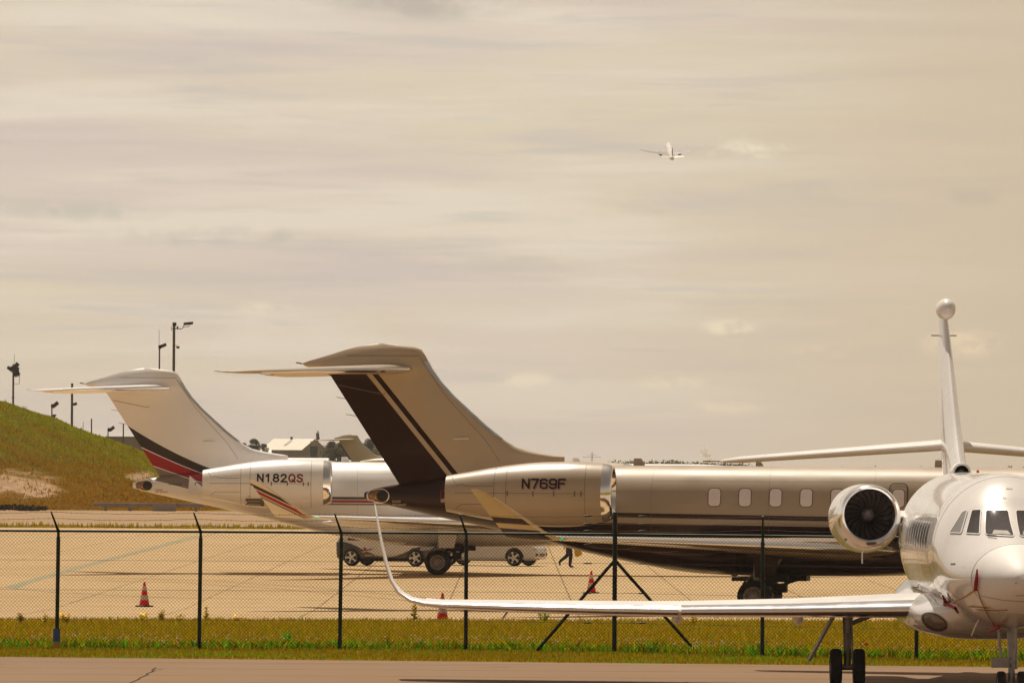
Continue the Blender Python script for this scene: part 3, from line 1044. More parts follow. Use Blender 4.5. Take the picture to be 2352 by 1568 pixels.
    # blade aerials on the back, small probes on the fin, static wicks
    for (xa, h, ln) in ((-3.35, 0.20, 0.36), (0.1, 0.12, 0.25), (5.4, 0.2, 0.36)):
        mb = MB()
        mb.loft([[(xa, 0.02, 4.2), (xa - ln, 0.02, 4.2), (xa - ln, -0.02, 4.2), (xa, -0.02, 4.2)], [(xa - ln * 0.35, 0.008, 4.22 + h), (xa - ln * 0.95, 0.008, 4.22 + h), (xa - ln * 0.95, -0.008, 4.22 + h), (xa - ln * 0.35, -0.008, 4.22 + h)]])
        mb.build('blade_aerial', L['wing'], root)
    mb = MB()
    mb.tube([(-8.95, -0.16, 4.95), (-8.7, -0.27, 4.96), (-8.5, -0.27, 4.965)], 0.022, 8)
    mb.build('fin_probe', M['white'], root)
    wk = [([(x, 0, z), (x - 0.28, 0, z + 0.05)], 0.008) for (x, z) in ((-12.15, 6.1), (-11.85, 5.6))]
    wk += [([(-15.0 if abs(y) > 4.2 else -14.9, y, 6.83), (-15.3, y, 6.85)], 0.007) for y in (-4.6, -4.0, 4.0, 4.6)]
    wk.append(([(-13.45, 0, 7.12), (-13.62, 0, 7.15)], 0.02))
    for (pp, rr) in wk:
        mb = MB(); mb.tube(pp, rr, 5); mb.build('static_wick', M['char'], root)
    mb = MB()
    fbn = bvh_of(fin)
    decal_strip(mb, fbn, [(-12.35, -2, 6.5), (-11.2, -2, 6.27), (-11.0, -2, 6.24), (-10.98, -2, 6.3)], 0.018, d, 0.006)
    decal_strip(mb, fbn, [(-9.95, -2, 7.36), (-12.1, -2, 7.36)], 0.014, d, 0.006)
    decal_strip(mb, fbn, [(-9.95, -2, 7.3), (-9.2, -2, 6.2), (-8.0, -2, 4.9), (-7.6, -2, 4.3)], 0.012, d, 0.006)
    mb.build('fin_panel_lines', M['line'], fin, recalc=False)
    return root


jet_gold = make_jet('business_jet', 'gold and dark brown T-tailed business jet lettered N769F behind the fence', 'gold', (7.225, 227.0, 0), R(-7), True, 'N769F')
jet_white = make_jet('business_jet', 'white T-tailed business jet lettered N182QS with red and black tail stripes', 'white', (-2.73, 296.5, 0), R(-0.5), True, 'N182QS')

# parked jets a long way behind
p = at(640, 1052, 1330)
make_jet('business_jet', 'white fuselage of a far jet seen just over the back of jet N182QS', 'plain', (p.x, 1330, 0.05), R(2), False)
p = at(845 + 130, 1052, 1130)
make_jet('business_jet', 'small distant tan T-tail showing between the two large jet tails', 'tan', (p.x, 1130, 0.0), R(-12), False)

# ------------------------------------------------------------------ white twin jet at the right, seen from the front
FAL = thing('business_jet', 'white twin-engine jet seen nose-on at the right with an upturned winglet', 'jet', (8.13, 136.0, 0.5), R(-90 + 0.8))


def make_falcon(root):
    mb = MB()
    body_loft(mb, [(-10.6, 3.05, 3.25, 0.08), (-9.5, 2.72, 3.42, 0.30), (-8, 2.32, 3.56, 0.58), (-6, 1.80, 3.66, 0.92), (-4, 1.34, 3.70, 1.15), (-2, 1.10, 3.70, 1.22), (2, 1.08, 3.70, 1.23), (5.0, 1.08, 3.70, 1.23),
                   (5.7, 1.10, 3.685, 1.225), (6.3, 1.12, 3.58, 1.20), (6.8, 1.15, 3.36, 1.16), (7.2, 1.18, 3.10, 1.11), (7.6, 1.22, 2.90, 1.05), (8.1, 1.30, 2.74, 0.95), (8.7, 1.42, 2.57, 0.78), (9.2, 1.55, 2.40, 0.58), (9.55, 1.69, 2.25, 0.38),
                   (9.78, 1.83, 2.10, 0.18), (9.85, 1.93, 2.0, 0.05)], 72, 140)
    fus = mb.build('fuselage', [M['gloss'], M['radome']], root)
    for pl in fus.data.polygons:
        if pl.center.x > 8.70:
            pl.material_index = 1
    fb = bvh_of(fus)
    mb = MB()
    body_loft(mb, [(-5.2, 1.5, 1.9, 0.4), (-4.2, 1.18, 2.0, 1.0), (-2.5, 0.93, 1.85, 1.36), (0, 0.87, 1.75, 1.46), (2.2, 0.86, 1.75, 1.44), (3.4, 0.91, 1.68, 1.38), (4.3, 1.02, 1.6, 1.18), (5.0, 1.2, 1.6, 0.7), (5.3, 1.3, 1.5, 0.3)], 48, 50, 2.5)
    bel = mb.build('belly_fairing', M['gloss'], root)
    F = (-1, 0, 0)
    # cockpit glazing: right-hand side as read off, mirrored to the left
    quads = [('windscreen', 'glass', [(-0.417, 3.09), (-0.061, 3.09), (-0.045, 2.67), (-0.484, 2.69)]),
             ('side_window', 'glass', [(-0.633, 3.09), (-0.490, 3.10), (-0.566, 2.70), (-0.765, 2.71)]),
             ('side_window', 'glass_pale', [(-0.785, 3.06), (-0.700, 3.09), (-0.835, 2.71), (-1.00, 2.72)])]
    for s in (1, -1):
        for (nm, mt, q) in quads:
            pts = []
            cy = sum(a for a, b in q) / 4; cz = sum(b for a, b in q) / 4
            for i in range(4):
                a, b = Vector(q[i]), Vector(q[(i + 1) % 4])
                for k in range(8):
                    v = a.lerp(b, 0.06 + 0.88 * k / 7)
                    pts.append((12, v.x * s, v.y))
            mb = MB(); decal_poly(mb, fb, pts, F, 0.012, 5)
            w = mb.build(nm, M[mt], root, recalc=False)
            mb = MB(); decal_strip(mb, fb, pts, 0.014, F, 0.016, True)
            mb.build('window_frame', M['white'], w, recalc=False)
            if nm == 'windscreen':
                mb = MB(); decal_poly(mb, fb, [(12, y * s, z) for (y, z) in ((-0.38, 2.70), (-0.09, 2.695), (-0.13, 2.755), (-0.34, 2.765))], F, 0.018, 3)
                mb.build('glare_shade', M['blind'], w, recalc=False)
    mb = MB()
    ring = [(12, 0.78 * math.cos(a), 2.0 + 0.60 * math.sin(a)) for a in np.linspace(0, 2 * math.pi, 60, endpoint=False)]
    ring = [tuple(cast(fb, (8.72, q[1] * 3, 1.99 + (q[2] - 2.0) * 3), (0, -q[1], -(q[2] - 2.0)), 0.0)) for q in ring]
    P = []
    for (x, y, z) in ring:
        P.append([(x - 0.008, y * 1.006, 1.99 + (z - 1.99) * 1.006), (x + 0.008, y * 1.004, 1.99 + (z - 1.99) * 1.004)])
    mb.grid(P, True, False)
    mb.build('radome_seam', M['seam'], root, recalc=False)
    # cabin windows down both sides
    for s in (-1, 1):
        for i in range(9):
            xw = 4.3 - 0.64 * i
            mb = MB(); decal_poly(mb, fb, [(x, 3 * s, z) for (x, z) in rrect(xw, 2.66, 0.32, 0.40, 0.12)], (0, -s, 0), 0.008, 4)
            w = mb.build('cabin_window', M['glass'], root, recalc=False)
            mb = MB(); decal_strip(mb, fb, [(x, 3 * s, z) for (x, z) in rrect(xw, 2.66, 0.34, 0.42, 0.13)], 0.03, (0, -s, 0), 0.012, True)
            mb.build('window_frame', M['white'], w, recalc=False)
    # fin: stacked sections
    def fr(z, le, te, th):
        a, b = [], []
        for q in AF:
            tt = af_t(q) * th
            a.append((le - q * (le - te), tt, z)); b.append((le - q * (le - te), -tt, z))
        return a[::-1] + b[1:]
    mb = MB()
    mb.loft([fr(*q) for q in ((3.4, -3.9, -9.2, 0.42), (3.75, -4.5, -9.35, 0.36), (4.1, -5.3, -9.6, 0.34), (4.6, -6.1, -9.9, 0.32), (5.2, -6.95, -10.2, 0.27), (5.9, -7.9, -10.55, 0.21), (6.45, -8.65, -10.8, 0.16), (6.6, -8.9, -10.85, 0.15))])
    fin = mb.build('tail_fin', M['gloss'], root)
    mb = MB()
    mb.loft([[(-8.2 - ax, r_ * math.cos(t), 6.70 + r_ * 1.15 * math.sin(t)) for t in np.linspace(0, 2 * math.pi, 24, endpoint=False)] for (ax, r_) in
             ((-0.02, 0.01), (0.0, 0.06), (0.06, 0.115), (0.18, 0.16), (0.4, 0.172), (0.9, 0.16), (1.6, 0.11), (2.3, 0.04), (2.5, 0.01))])
    mb.build('fin_tip_pod', M['white'], fin)
    mb = MB(); mb.tube([(-9.2, -0.235, 6.22), (-9.2, 0.235, 6.22)], 0.012, 6)
    mb.build('fin_aerial', M['strap'], fin)
    mb = MB()
    mb.rev([(0.0, 0.125), (0.015, 0.145), (0.0, 0.165), (-0.1, 0.175), (-1.2, 0.16)], Matrix.Translation((-4.35, 0, 3.70)), 24)
    mb.cur = 1
    mb.rev([(0.0, 0.125), (-0.15, 0.115), (-0.2, 0.001)], Matrix.Translation((-4.35, 0, 3.70)), 24)
    mb.build('fin_root_intake', [M['white'], M['dark']], fin)
    mb = MB(); mb.tube([(-4.0, 0.26, 3.66), (-4.0, 0.26, 3.74)], [0.03, 0.02], 8); mb.build('red_beacon', M['cone'], root)
    # tailplane with drooping tips
    for s in (-1, 1):
        rings = [af_ring(x, ch, y, z, th, R(-5), camber=0.0) for (y, x, ch, z, th) in ((0.06, -8.2, 2.3, 4.19, 0.09), (0.3, -8.35, 2.25, 4.17, 0.09), (2.2, -9.5, 1.6, 4.02, 0.10), (3.7, -10.4, 1.12, 3.90, 0.11), (3.98, -10.65, 0.85, 3.875, 0.08), (4.05, -10.95, 0.4, 3.868, 0.06))]
        mb = MB(); mb.loft(mirror(rings, s))
        tp = mb.build('tailplane', M['white'], root)
        mb = MB(); mb.tube([(-11.3, 4.0 * s, 3.865), (-11.6, 4.35 * s, 3.87)], 0.012, 5); mb.build('static_wick', M['strap'], tp)
    # wings with curved-up winglets
    W = [(0.7, 3.3, 5.2, 1.385, 0.084), (1.25, 3.0, 4.9, 1.385, 0.084), (3.3, 1.9, 3.6, 1.325, 0.087), (5.2, 0.95, 3.0, 1.285, 0.090), (6.5, 0.3, 2.7, 1.285, 0.092), (8.0, -0.45, 2.3, 1.30, 0.092), (9.3, -1.12, 1.85, 1.325, 0.085)]
    BL = [(9.60, -1.30, 1.72, 1.35, 0.080, 10), (9.86, -1.5, 1.58, 1.415, 0.072, 28), (10.07, -1.72, 1.42, 1.55, 0.066, 48), (10.20, -1.97, 1.28, 1.75, 0.062, 64), (10.29, -2.25, 1.12, 2.03, 0.060, 74), (10.375, -2.62, 0.92, 2.38, 0.060, 79), (10.44, -2.95, 0.72, 2.72, 0.060, 80), (10.49, -3.25, 0.52, 3.0, 0.060, 81), (10.502, -3.4, 0.36, 3.07, 0.05, 81)]
    for s in (-1, 1):
        rings = [af_ring(x, ch, y, z, th, R(1), camber=0.01) for (y, x, ch, z, th) in W] + [af_ring(*[BL[0][k] for k in (1, 2, 0, 3, 4)], R(8))]
        mb = MB(); mb.loft(mirror(rings, s)); wing = mb.build('wing', M['white'], root)
        rings = [af_ring(x, ch, y, z, th, R(a), camber=0.0) for (y, x, ch, z, th, a) in BL]
        mb = MB(); mb.loft(mirror(rings, s)); mb.build('winglet', M['white'], wing)
        rings = [af_ring(x, ch, y, z, th, R(1), 0.07, 0.005, 0.01) for (y, x, ch, z, th) in W[1:4]]
        mb = MB(); mb.loft(mirror(rings, s)); mb.build('leading_edge', M['polish'], wing)
        rings = [af_ring(x, ch, y, z, th, R(1), 0.07, 0.005, 0.01) for (y, x, ch, z, th) in [(5.25, 0.925, 2.99, 1.285, 0.090)] + W[4:]]
        mb = MB(); mb.loft(mirror(rings, s)); mb.build('slat', M['slat'], wing)
        for (yy, xc) in ((5.2, -1.3), (3.1, -1.0)):
            mb = MB()
            body_loft(mb, [(xc - 0.9, 1.18, 1.22, 0.02), (xc - 0.3, 1.06, 1.26, 0.08), (xc + 0.3, 1.02, 1.28, 0.09), (xc + 0.9, 1.20, 1.26, 0.02)], 16, 16)
            mb.v = [(q[0], q[1] + yy * s, q[2]) for q in mb.v]
            mb.build('flap_fairing', M['white'], wing)
    # engines
    for s in (-1, 1):
        cy = 1.755 * s
        sec = [(-7.4, 2.92, 0.35), (-6.6, 2.90, 0.45), (-5.6, 2.875, 0.565), (-4.6, 2.862, 0.613), (-3.7, 2.868, 0.606), (-3.0, 2.90, 0.580), (-2.72, 2.925, 0.553)]
        mb = MB(); loft_circles(mb, dense_secs(sec, 30), cy)
        nac = mb.build('engine_nacelle', M['gloss'], root)
        mb = MB(); loft_circles(mb, [(-2.72, 2.925, 0.556), (-2.6, 2.935, 0.538), (-2.52, 2.94, 0.515), (-2.49, 2.943, 0.485), (-2.50, 2.945, 0.455), (-2.56, 2.945, 0.432), (-2.75, 2.945, 0.42), (-3.0, 2.94, 0.418)], cy)
        mb.build('intake_lip', M['polish'], nac)
        mb = MB(); loft_circles(mb, [(-3.0, 2.94, 0.418), (-3.4, 2.93, 0.42)], cy, cap1=True); mb.build('intake_duct', M['dark'], nac)
        make_fan(nac, -3.1, cy, 2.94, 0.418, 22, 0.28)
        mb = MB(); loft_circles(mb, [(-7.4, 2.92, 0.36), (-7.38, 2.92, 0.345), (-6.9, 2.92, 0.36)], cy, cap1=True); mb.build('exhaust_nozzle', M['exhaust'], nac)
        mb = MB(); mb.tube([(-4.2, cy - 0.03, 2.28), (-4.2, cy - 0.03, 2.06)], 0.014, 6); mb.build('drain_pipe', M['alu'], nac)
        nb = bvh_of(nac)
        mb = MB()
        for (yy, zz, rr) in ((-0.40, 2.50, 0.022), (0.24, 2.42, 0.026)):
            decal_poly(mb, nb, [(5, cy + yy + rr * math.cos(a), zz + rr * math.sin(a)) for a in np.linspace(0, 2 * math.pi, 14, endpoint=False)], F, 0.006, 2)
        mb.build('nacelle_port', M['frame'], nac, recalc=False)
        mb = MB()
        P = []
        for yy in (0.95, 1.45):
            P.append([(-3.3 - q * 2.6, yy * s, 2.90 + 0.11 * (af_t(q) / 0.5) * (1 if k else -1)) for k in (0, 1) for q in (AF if k == 0 else AF[::-1])])
        mb.loft(P); mb.build('engine_pylon', M['white'], root)
    # landing light and small fittings
    bb = bvh_of(bel, fus)
    for s in (-1, 1):
        mb = MB()
        el = []
        for a in np.linspace(0, 2 * math.pi, 24, endpoint=False):
            u, v = 0.205 * math.cos(a), 0.125 * math.sin(a)
            el.append((12, s * (1.06 - (u * 0.88 + v * 0.3)), 1.20 + (-u * 0.45 + v * 0.9)))
        decal_poly(mb, bb, el, F, 0.008, 4); ll = mb.build('landing_light', M['light_lens'], root, recalc=False)
        mb = MB(); decal_strip(mb, bb, el, 0.03, F, 0.014, True); mb.build('light_rim', M['frame'], ll, recalc=False)
    mb = MB(); mb.tube([(5.6, -0.45, 1.2), (5.4, -0.52, 1.0)], [0.02, 0.012], 6); mb.build('belly_aerial', M['white'], root)
    mb = MB(); mb.tube([(8.05, -1.05, 2.22), (8.12, -1.0, 2.22)], 0.02, 6); mb.build('side_probe', M['metal'], root)
    for xj in (6.0, 4.75, 2.2):
        pts = [(xj, -3 * math.cos(a), 2.35 + 3 * math.sin(a)) for a in np.linspace(R(-35), R(215), 60)]
        P = []
        for q in pts:
            dd = Vector((0, -q[1], -(q[2] - 2.35))).normalized()
            P.append([tuple(cast(fb, (xj + e, q[1], q[2]), dd, 0.004)) for e in (-0.012, 0.012)])
        mb = MB(); mb.grid(P)
        mb.build('skin_joint', M['seam'], fus, recalc=False)
    mb = MB()
    decal_strip(mb, fb, [(5.6, -3, 2.35 + 0.95), (5.6, -3, 1.7), (4.9, -3, 1.7), (4.9, -3, 3.25)], 0.02, (0, 1, 0), 0.005)
    mb.build('door_outline', M['seam'], root, recalc=False)
    mb = MB()
    for (y, z, w_) in ((0.0, 3.45, 0.05), (-0.10, 3.30, 0.03)):
        decal_strip(mb, fb, [(12, y - w_, z), (12, y + w_, z)], 0.03, F, 0.006)
    decal_strip(mb, fb, [(12, -0.62, 1.72), (12, -0.3, 1.66), (12, 0.1, 1.64)], 0.010, F, 0.005)
    decal_strip(mb, fb, [(12, -0.12, 1.74), (12, 0.25, 1.75)], 0.012, F, 0.005)
    mb.build('nose_access_lines', M['seam'], root, recalc=False)
    for (y0_, z0_) in ((-0.36, 2.665), (0.36, 2.665)):
        mb = MB(); mb.tube([cast(fb, (12, y0_ * 1.25, 2.67), F, 0.03), cast(fb, (12, y0_ * 0.9, 2.655), F, 0.035)], 0.012, 6)
        mb.build('windscreen_wiper', M['frame'], root)
    # wheels
    for s in (-1, 1):
        gr = bpy.data.objects.new('main_gear', None); gr.empty_display_size = 0.2; link(gr, root)
        y0 = 2.28 * s
        mb = MB()
        mb.tube([(0, y0, 0.30), (0, y0, 0.85), (0.02, y0, 1.40)], [0.06, 0.075, 0.10], 14)
        mb.tube([(0, y0 - 0.2, 0.32), (0, y0 + 0.2, 0.32)], 0.055, 10)
        mb.tube([(0.02, y0, 1.05), (0.1, y0 - 0.75 * s, 1.36)], 0.04, 8)
        mb.tube([(0.14, y0, 0.45), (0.2, y0, 0.66), (0.1, y0, 0.9)], 0.03, 8)
        mb.tube([(0.08, y0 + 0.09, 0.36), (0.09, y0 + 0.08, 0.8), (0.05, y0 + 0.06, 1.3)], 0.014, 6)
        mb.build('strut', M['metal'], gr)
        for o in (-1, 1):
            make_wheel(gr, 0, y0 + 0.2 * o, 0.32, 0.32, 0.2, o, 10)
        mb = MB()
        a, b = Vector((0.0, y0 + 0.20 * s, 1.28)), Vector((0.0, y0 + 0.66 * s, 0.42))
        mb.loft([[tuple(a + Vector((dx_, dy_, 0))) for (dx_, dy_) in ((-0.5, -0.02), (0.25, -0.02), (0.25, 0.02), (-0.5, 0.02))],
                 [tuple(b + Vector((dx_, dy_, 0))) for (dx_, dy_) in ((-0.45, -0.02), (0.1, -0.02), (0.1, 0.02), (-0.45, 0.02))]])
        mb.build('gear_door', M['wall_low'], gr)
    mb = MB()
    mb.tube([(7.3, 0, 0.25), (7.3, 0, 0.75), (7.25, 0, 1.3)], [0.05, 0.065, 0.08], 14)
    mb.tube([(7.3, -0.13, 0.26), (7.3, 0.13, 0.26)], 0.04, 8)
    mb.tube([(7.5, 0.0, 0.62), (7.35, 0, 0.62)], 0.05, 8)
    mb.tube([(7.4, -0.14, 0.6), (7.4, -0.2, 0.85), (7.3, -0.22, 1.25)], 0.025, 8)
    mb.box(7.42, -0.2, 0.60, 0.12, 0.28, 0.16)
    mb.tube([(7.2, 0.08, 0.5), (7.0, 0.08, 1.25)], 0.03, 8)
    ngr = mb.build('nose_gear', M['metal'], root)
    for s in (-1, 1):
        make_wheel(ngr, 7.3, 0.17 * s, 0.23, 0.23, 0.14, s, 8)
    return fb, bb


fal_fb, fal_bb = make_falcon(FAL)


def on_fal(y, z, off=0.03, x=12):
    return cast(fal_bb, (x, y, z), (-1, 0, 0), off)


FALM = Matrix.Translation(FAL.location) @ Matrix.Rotation(R(-90 + 0.8), 4, 'Z')


def fw(p):
    return tuple(FALM @ Vector(p))


# red covers and straps hung on the nose
cov = thing('pitot_cover', 'narrow red cloth cover hanging from a probe on the nose of the white jet', 'cover', fw(on_fal(-0.67, 2.08)))
cl = Vector(cov.location)


def loc_path(pts, off=0.03):
    return [Vector(fw(on_fal(y, z, off))) - cl for (y, z) in pts]


mb = MB(); mb.tube(loc_path([(-0.655, 2.13), (-0.66, 2.02), (-0.67, 1.92), (-0.675, 1.83)], 0.05), [0.012, 0.028, 0.034, 0.028], 8)
mb.build('sleeve', M['red_cloth'], cov)
mb = MB(); mb.tube(loc_path([(-0.675, 1.85), (-0.80, 1.72), (-0.92, 1.60)], 0.03), 0.010, 6)
mb.tube(loc_path([(-0.67, 1.85), (-0.60, 1.66), (-0.48, 1.46), (-0.36, 1.30), (-0.24, 1.19)], 0.03), 0.010, 6)
mb.build('strap', M['strap'], cov)
bow = thing('warning_streamer', 'red streamer tied in a bow with cords round the nose of the white jet', 'streamer', fw(on_fal(-0.94, 1.60)))
cl = Vector(bow.location)
mb = MB()
mb.tube(loc_path([(-1.02, 1.70), (-0.96, 1.60), (-0.93, 1.55), (-0.90, 1.46)], 0.05), [0.014, 0.03, 0.034, 0.022], 8)
mb.tube(loc_path([(-0.95, 1.58), (-0.86, 1.52), (-0.80, 1.45)], 0.06), [0.03, 0.028, 0.02], 8)
mb.build('ribbon', M['red_cloth'], bow)
mb = MB()
mb.tube(loc_path([(-0.92, 1.57), (-0.7, 1.54), (-0.45, 1.535)], 0.02), 0.009, 6)
mb.tube(loc_path([(-0.86, 1.53), (-0.55, 1.49), (-0.2, 1.51)], 0.02), 0.009, 6)
mb.tube(loc_path([(-0.95, 1.60), (-1.10, 1.66), (-1.18, 1.72)], 0.03), 0.009, 6)
mb.build('cord', M['strap'], bow)
tagr = thing('warning_tag', 'short red cloth tag hanging under the chin of the white jet by its nose leg', 'tag', fw(on_fal(-0.24, 1.19)))
cl = Vector(tagr.location)
mb = MB(); mb.tube(loc_path([(-0.235, 1.26), (-0.24, 1.20), (-0.245, 1.14)], 0.05) , [0.03, 0.034, 0.02], 8)
mb.build('ribbon', M['red_cloth'], tagr)
mb = MB(); mb.tube(loc_path([(-0.24, 1.28), (-0.2, 1.3), (-0.17, 1.33)], 0.04), 0.012, 6); mb.build('cord', M['strap'], tagr)

# ------------------------------------------------------------------ the ground and what is laid on it


def gnoise(x, y, f, seed=0.0):
    """cheap smooth value noise for scattering"""
    return (np.sin(x * f * 1.3 + seed) * np.cos(y * f * 1.1 - seed * 1.7) + 0.6 * np.sin(x * f * 2.9 + y * f * 2.3 + seed * 3.1) + 0.4 * np.cos(x * f * 5.3 - y * f * 4.1 + seed)) / 2.0


def ground_np(x, y):
    return np.interp(y, G_Y, G_Z) + 0.0 * x


def sheet(name, edge_near, edge_far, mat, lift, xs, rows_between=()):
    """flat surface laid on the ground between two edges given as (Y at x=0, slope)"""
    mb = MB()
    P = []
    rows = [edge_near] + [(r_, 0.0) for r_ in rows_between] + [edge_far]
    for (a, b) in rows:
        P.append([(x, a + b * x, ground(x, a + b * x) + lift) for x in xs])
    mb.grid(P)
    o = mb.build(name, mat, smooth=False)
    for pl in o.data.polygons:
        pass
    o['kind'] = 'structure'
    return o


def m_ground(gg, co):
    n_ = gg.noise(co, 0.06, 6, 0.6)
    f_ = gg.noise(co, 1.5, 4, 0.6)
    a = gg.mix(gg.smooth(n_, 0.35, 0.65), (0.17, 0.10, 0.003), (0.12, 0.10, 0.003))
    return gg.mix(gg.smooth(f_, 0.55, 0.75, 0, 0.5), a, (0.09, 0.05, 0.012))


def slab(gg, co, base, dark, pale, joint, sx, sy, warm):
    X, Y, Z = gg.xyz(co)
    big = gg.noise(gg.mapping(co, (0.08, 0.03, 1)), 1.0, 5, 0.6)
    fine = gg.noise(co, 3.0, 5, 0.65)
    strk = gg.noise(gg.mapping(co, (0.05, 0.9, 1)), 1.0, 5, 0.65)
    cc = gg.mix(gg.smooth(big, 0.35, 0.65), base, pale)
    cc = gg.mix(gg.smooth(strk, 0.52, 0.72, 0, 0.55), cc, dark)
    cc = gg.mix(gg.smooth(fine, 0.5, 0.8, 0, 0.35), cc, dark)
    spot = gg.noise(gg.mapping(co, (0.35, 0.22, 1), (3, 9, 0)), 1.0, 7, 0.7)
    cc = gg.mix(gg.smooth(spot, 0.60, 0.74, 0, 0.55), cc, joint)
    # slab by slab differences
    bx = gg.m('FLOOR', gg.mul(X, 1 / sx)); by = gg.m('FLOOR', gg.mul(Y, 1 / sy))
    wn = gg.node('ShaderNodeTexWhiteNoise', noise_dimensions='2D')
    cb = gg.node('ShaderNodeCombineXYZ')
    gg.l.new(bx, cb.inputs[0]); gg.l.new(by, cb.inputs[1]); gg.l.new(cb.outputs[0], wn.inputs['Vector'])
    cc = gg.mix(gg.mul(wn.outputs['Value'], 0.25), cc, warm)
    wob = gg.mul(gg.sub(gg.noise(co, 0.7, 3), 0.5), 0.06)
    jx = gg.lt(gg.m('ABSOLUTE', gg.sub(gg.m('FRACT', gg.mul(gg.add(X, wob), 1 / sx)), 0.5)), 0.028 / sx)
    jy = gg.lt(gg.m('ABSOLUTE', gg.sub(gg.m('FRACT', gg.mul(gg.add(Y, wob), 1 / sy)), 0.5)), 0.10 / sy)
    jn = gg.smooth(gg.noise(co, 0.5, 4), 0.38, 0.6, 0.3, 0.95)
    return gg.mix(gg.mul(gg.mx(jx, jy), jn), cc, joint)


mat_ground = paint('dry airfield grass soil', (0.2, 0.1, 0.02), 0.9, 0, 0, 0.15, 0.5, m_ground, spec=0.03)
mat_apron = paint('sunlit concrete slabs', (0.4, 0.3, 0.17), 0.85, 0, 0, 0.05, 0.3,
                  lambda a, b: slab(a, b, (0.455, 0.310, 0.163), (0.375, 0.250, 0.128), (0.505, 0.350, 0.190), (0.14, 0.085, 0.04), 3.75, 7.5, (0.50, 0.36, 0.20)), spec=0.06)
mat_near = paint('worn brown asphalt', (0.22, 0.15, 0.1), 0.85, 0, 0, 0.05, 0.4,
                 lambda a, b: slab(a, b, (0.232, 0.150, 0.095), (0.175, 0.108, 0.066), (0.255, 0.170, 0.110), (0.13, 0.075, 0.04), 60, 4.3, (0.23, 0.137, 0.075)), spec=0.06)
mat_taxi = paint('grey taxiway surface', (0.3, 0.22, 0.15), 0.85, 0, 0, 0.05, 0.4,
                 lambda a, b: slab(a, b, (0.30, 0.195, 0.11), (0.25, 0.16, 0.09), (0.34, 0.225, 0.13), (0.2, 0.13, 0.07), 40, 30, (0.33, 0.22, 0.13)), spec=0.06)

XS = [-8000, -150, -40, 40, 150, 8000]
mb = MB()
ys = sorted(set(G_Y + [160, 163, 166, 169, 400, 800, 1100, 2600, 3500, 5000, 10000]))
mb.grid([[(x, y, ground(x, y)) for x in XS] for y in ys])
tag(mb.build('ground', mat_ground, smooth=False), kind='structure')

e0, e1 = gp(0, 1508), gp(2352, 1532)
sl = (e1.y - e0.y) / (e1.x - e0.x)
NEAR_EDGE = (e0.y - sl * e0.x, sl)
XW = [-40, 40]
xa = [-40, -20, 0, 20, 40]
mb = MB()
P = [[(x, -60, ground(x, -60) + 0.004) for x in xa], [(x, min(156.9, NEAR_EDGE[0] + sl * x), ground(x, min(156.9, NEAR_EDGE[0] + sl * x)) + 0.004) for x in xa]]
mb.grid(P)
tag(mb.build('near_apron', mat_near, smooth=False), kind='structure')
f0, f1 = gp(0, 1430), gp(2352, 1435)
f2 = gp(800, 1425)
sl2 = (f1.y - f0.y) / (f1.x - f0.x)
FAR_EDGE = (f2.y - sl2 * f2.x, sl2)
APRON_END = gp(300, 1213).y
sheet('apron', FAR_EDGE, (APRON_END, 0.0), mat_apron, 0.004, [-150, -40, 40, 150], (227,))
sheet('taxiway', (gp(300, 1208).y, 0.0), (gp(100, 1171).y, 0.0), mat_taxi, 0.004, [-300, 300])


def strip(name, pts, wid, mat, lift=0.009, label=None):
    mb = MB()
    P = []
    pts = [Vector((p.x, p.y, 0)) for p in pts]
    for i, p in enumerate(pts):
        t = (pts[min(i + 1, len(pts) - 1)] - pts[max(i - 1, 0)]).normalized()
        w = Vector((-t.y, t.x, 0)) * wid / 2
        P.append([(q.x, q.y, ground(q.x, q.y) + lift) for q in (p - w, p + w)])
    mb.grid(P)
    o = mb.build(name, mat, smooth=False)
    o['kind'] = 'structure'
    return o


def m_worn(colr, under=(0.42, 0.285, 0.14)):
    def fn(gg, co):
        return gg.mix(gg.smooth(gg.noise(co, 1.3, 6, 0.65), 0.42, 0.68), colr, under)
    return fn


mat_cyan = paint('worn pale green line paint', (0.2, 0.3, 0.2), 0.8, 0, 0, 0.1, 1, m_worn((0.225, 0.225, 0.125)))
mat_yel = paint('worn yellow line paint', (0.5, 0.3, 0.02), 0.8, 0, 0, 0.1, 1, m_worn((0.56, 0.33, 0.03)))
mat_crack = paint('dark crack filler', (0.07, 0.045, 0.03), 0.8, 0, 0, 0.2, 2, spec=0.03)
strip('apron_marking', [gp(455, 1230), gp(300, 1271), gp(150, 1311), gp(70, 1334), gp(36, 1346), gp(24, 1350)], 0.42, mat_cyan)
strip('apron_marking', [gp(24, 1350), gp(60, 1354), gp(130, 1360), gp(260, 1367), gp(420, 1373), gp(620, 1377), gp(900, 1380)], 0.16, mat_cyan, 0.010)
strip('apron_marking', [gp(500, 1277), gp(640, 1277), gp(900, 1278), gp(1300, 1280)], 0.5, mat_yel, 0.009)
strip('apron_marking', [gp(640, 1240), gp(740, 1239)], 0.6, mat_yel, 0.009)
mat_tyre = paint('faint tyre rubber marks', (0.2, 0.13, 0.07), 0.85, 0, 0, 0.1, 1, m_worn((0.36, 0.24, 0.12), (0.46, 0.31, 0.155)), spec=0.05)
for (pts, w_) in (([(1180, 1404), (900, 1375), (640, 1352), (420, 1338), (150, 1330)], 0.30), ([(1240, 1400), (960, 1370), (700, 1347), (470, 1333), (200, 1325)], 0.30)):
    strip('tyre_marks', [gp(a, b) for a, b in pts], w_, mat_tyre, 0.007)
strip('pavement_crack', [gp(358, 1533), gp(349, 1539), gp(352, 1542), gp(336, 1547), gp(340, 1549), gp(322, 1556), gp(318, 1560), gp(304, 1566), gp(290, 1572)], 0.035, mat_crack)
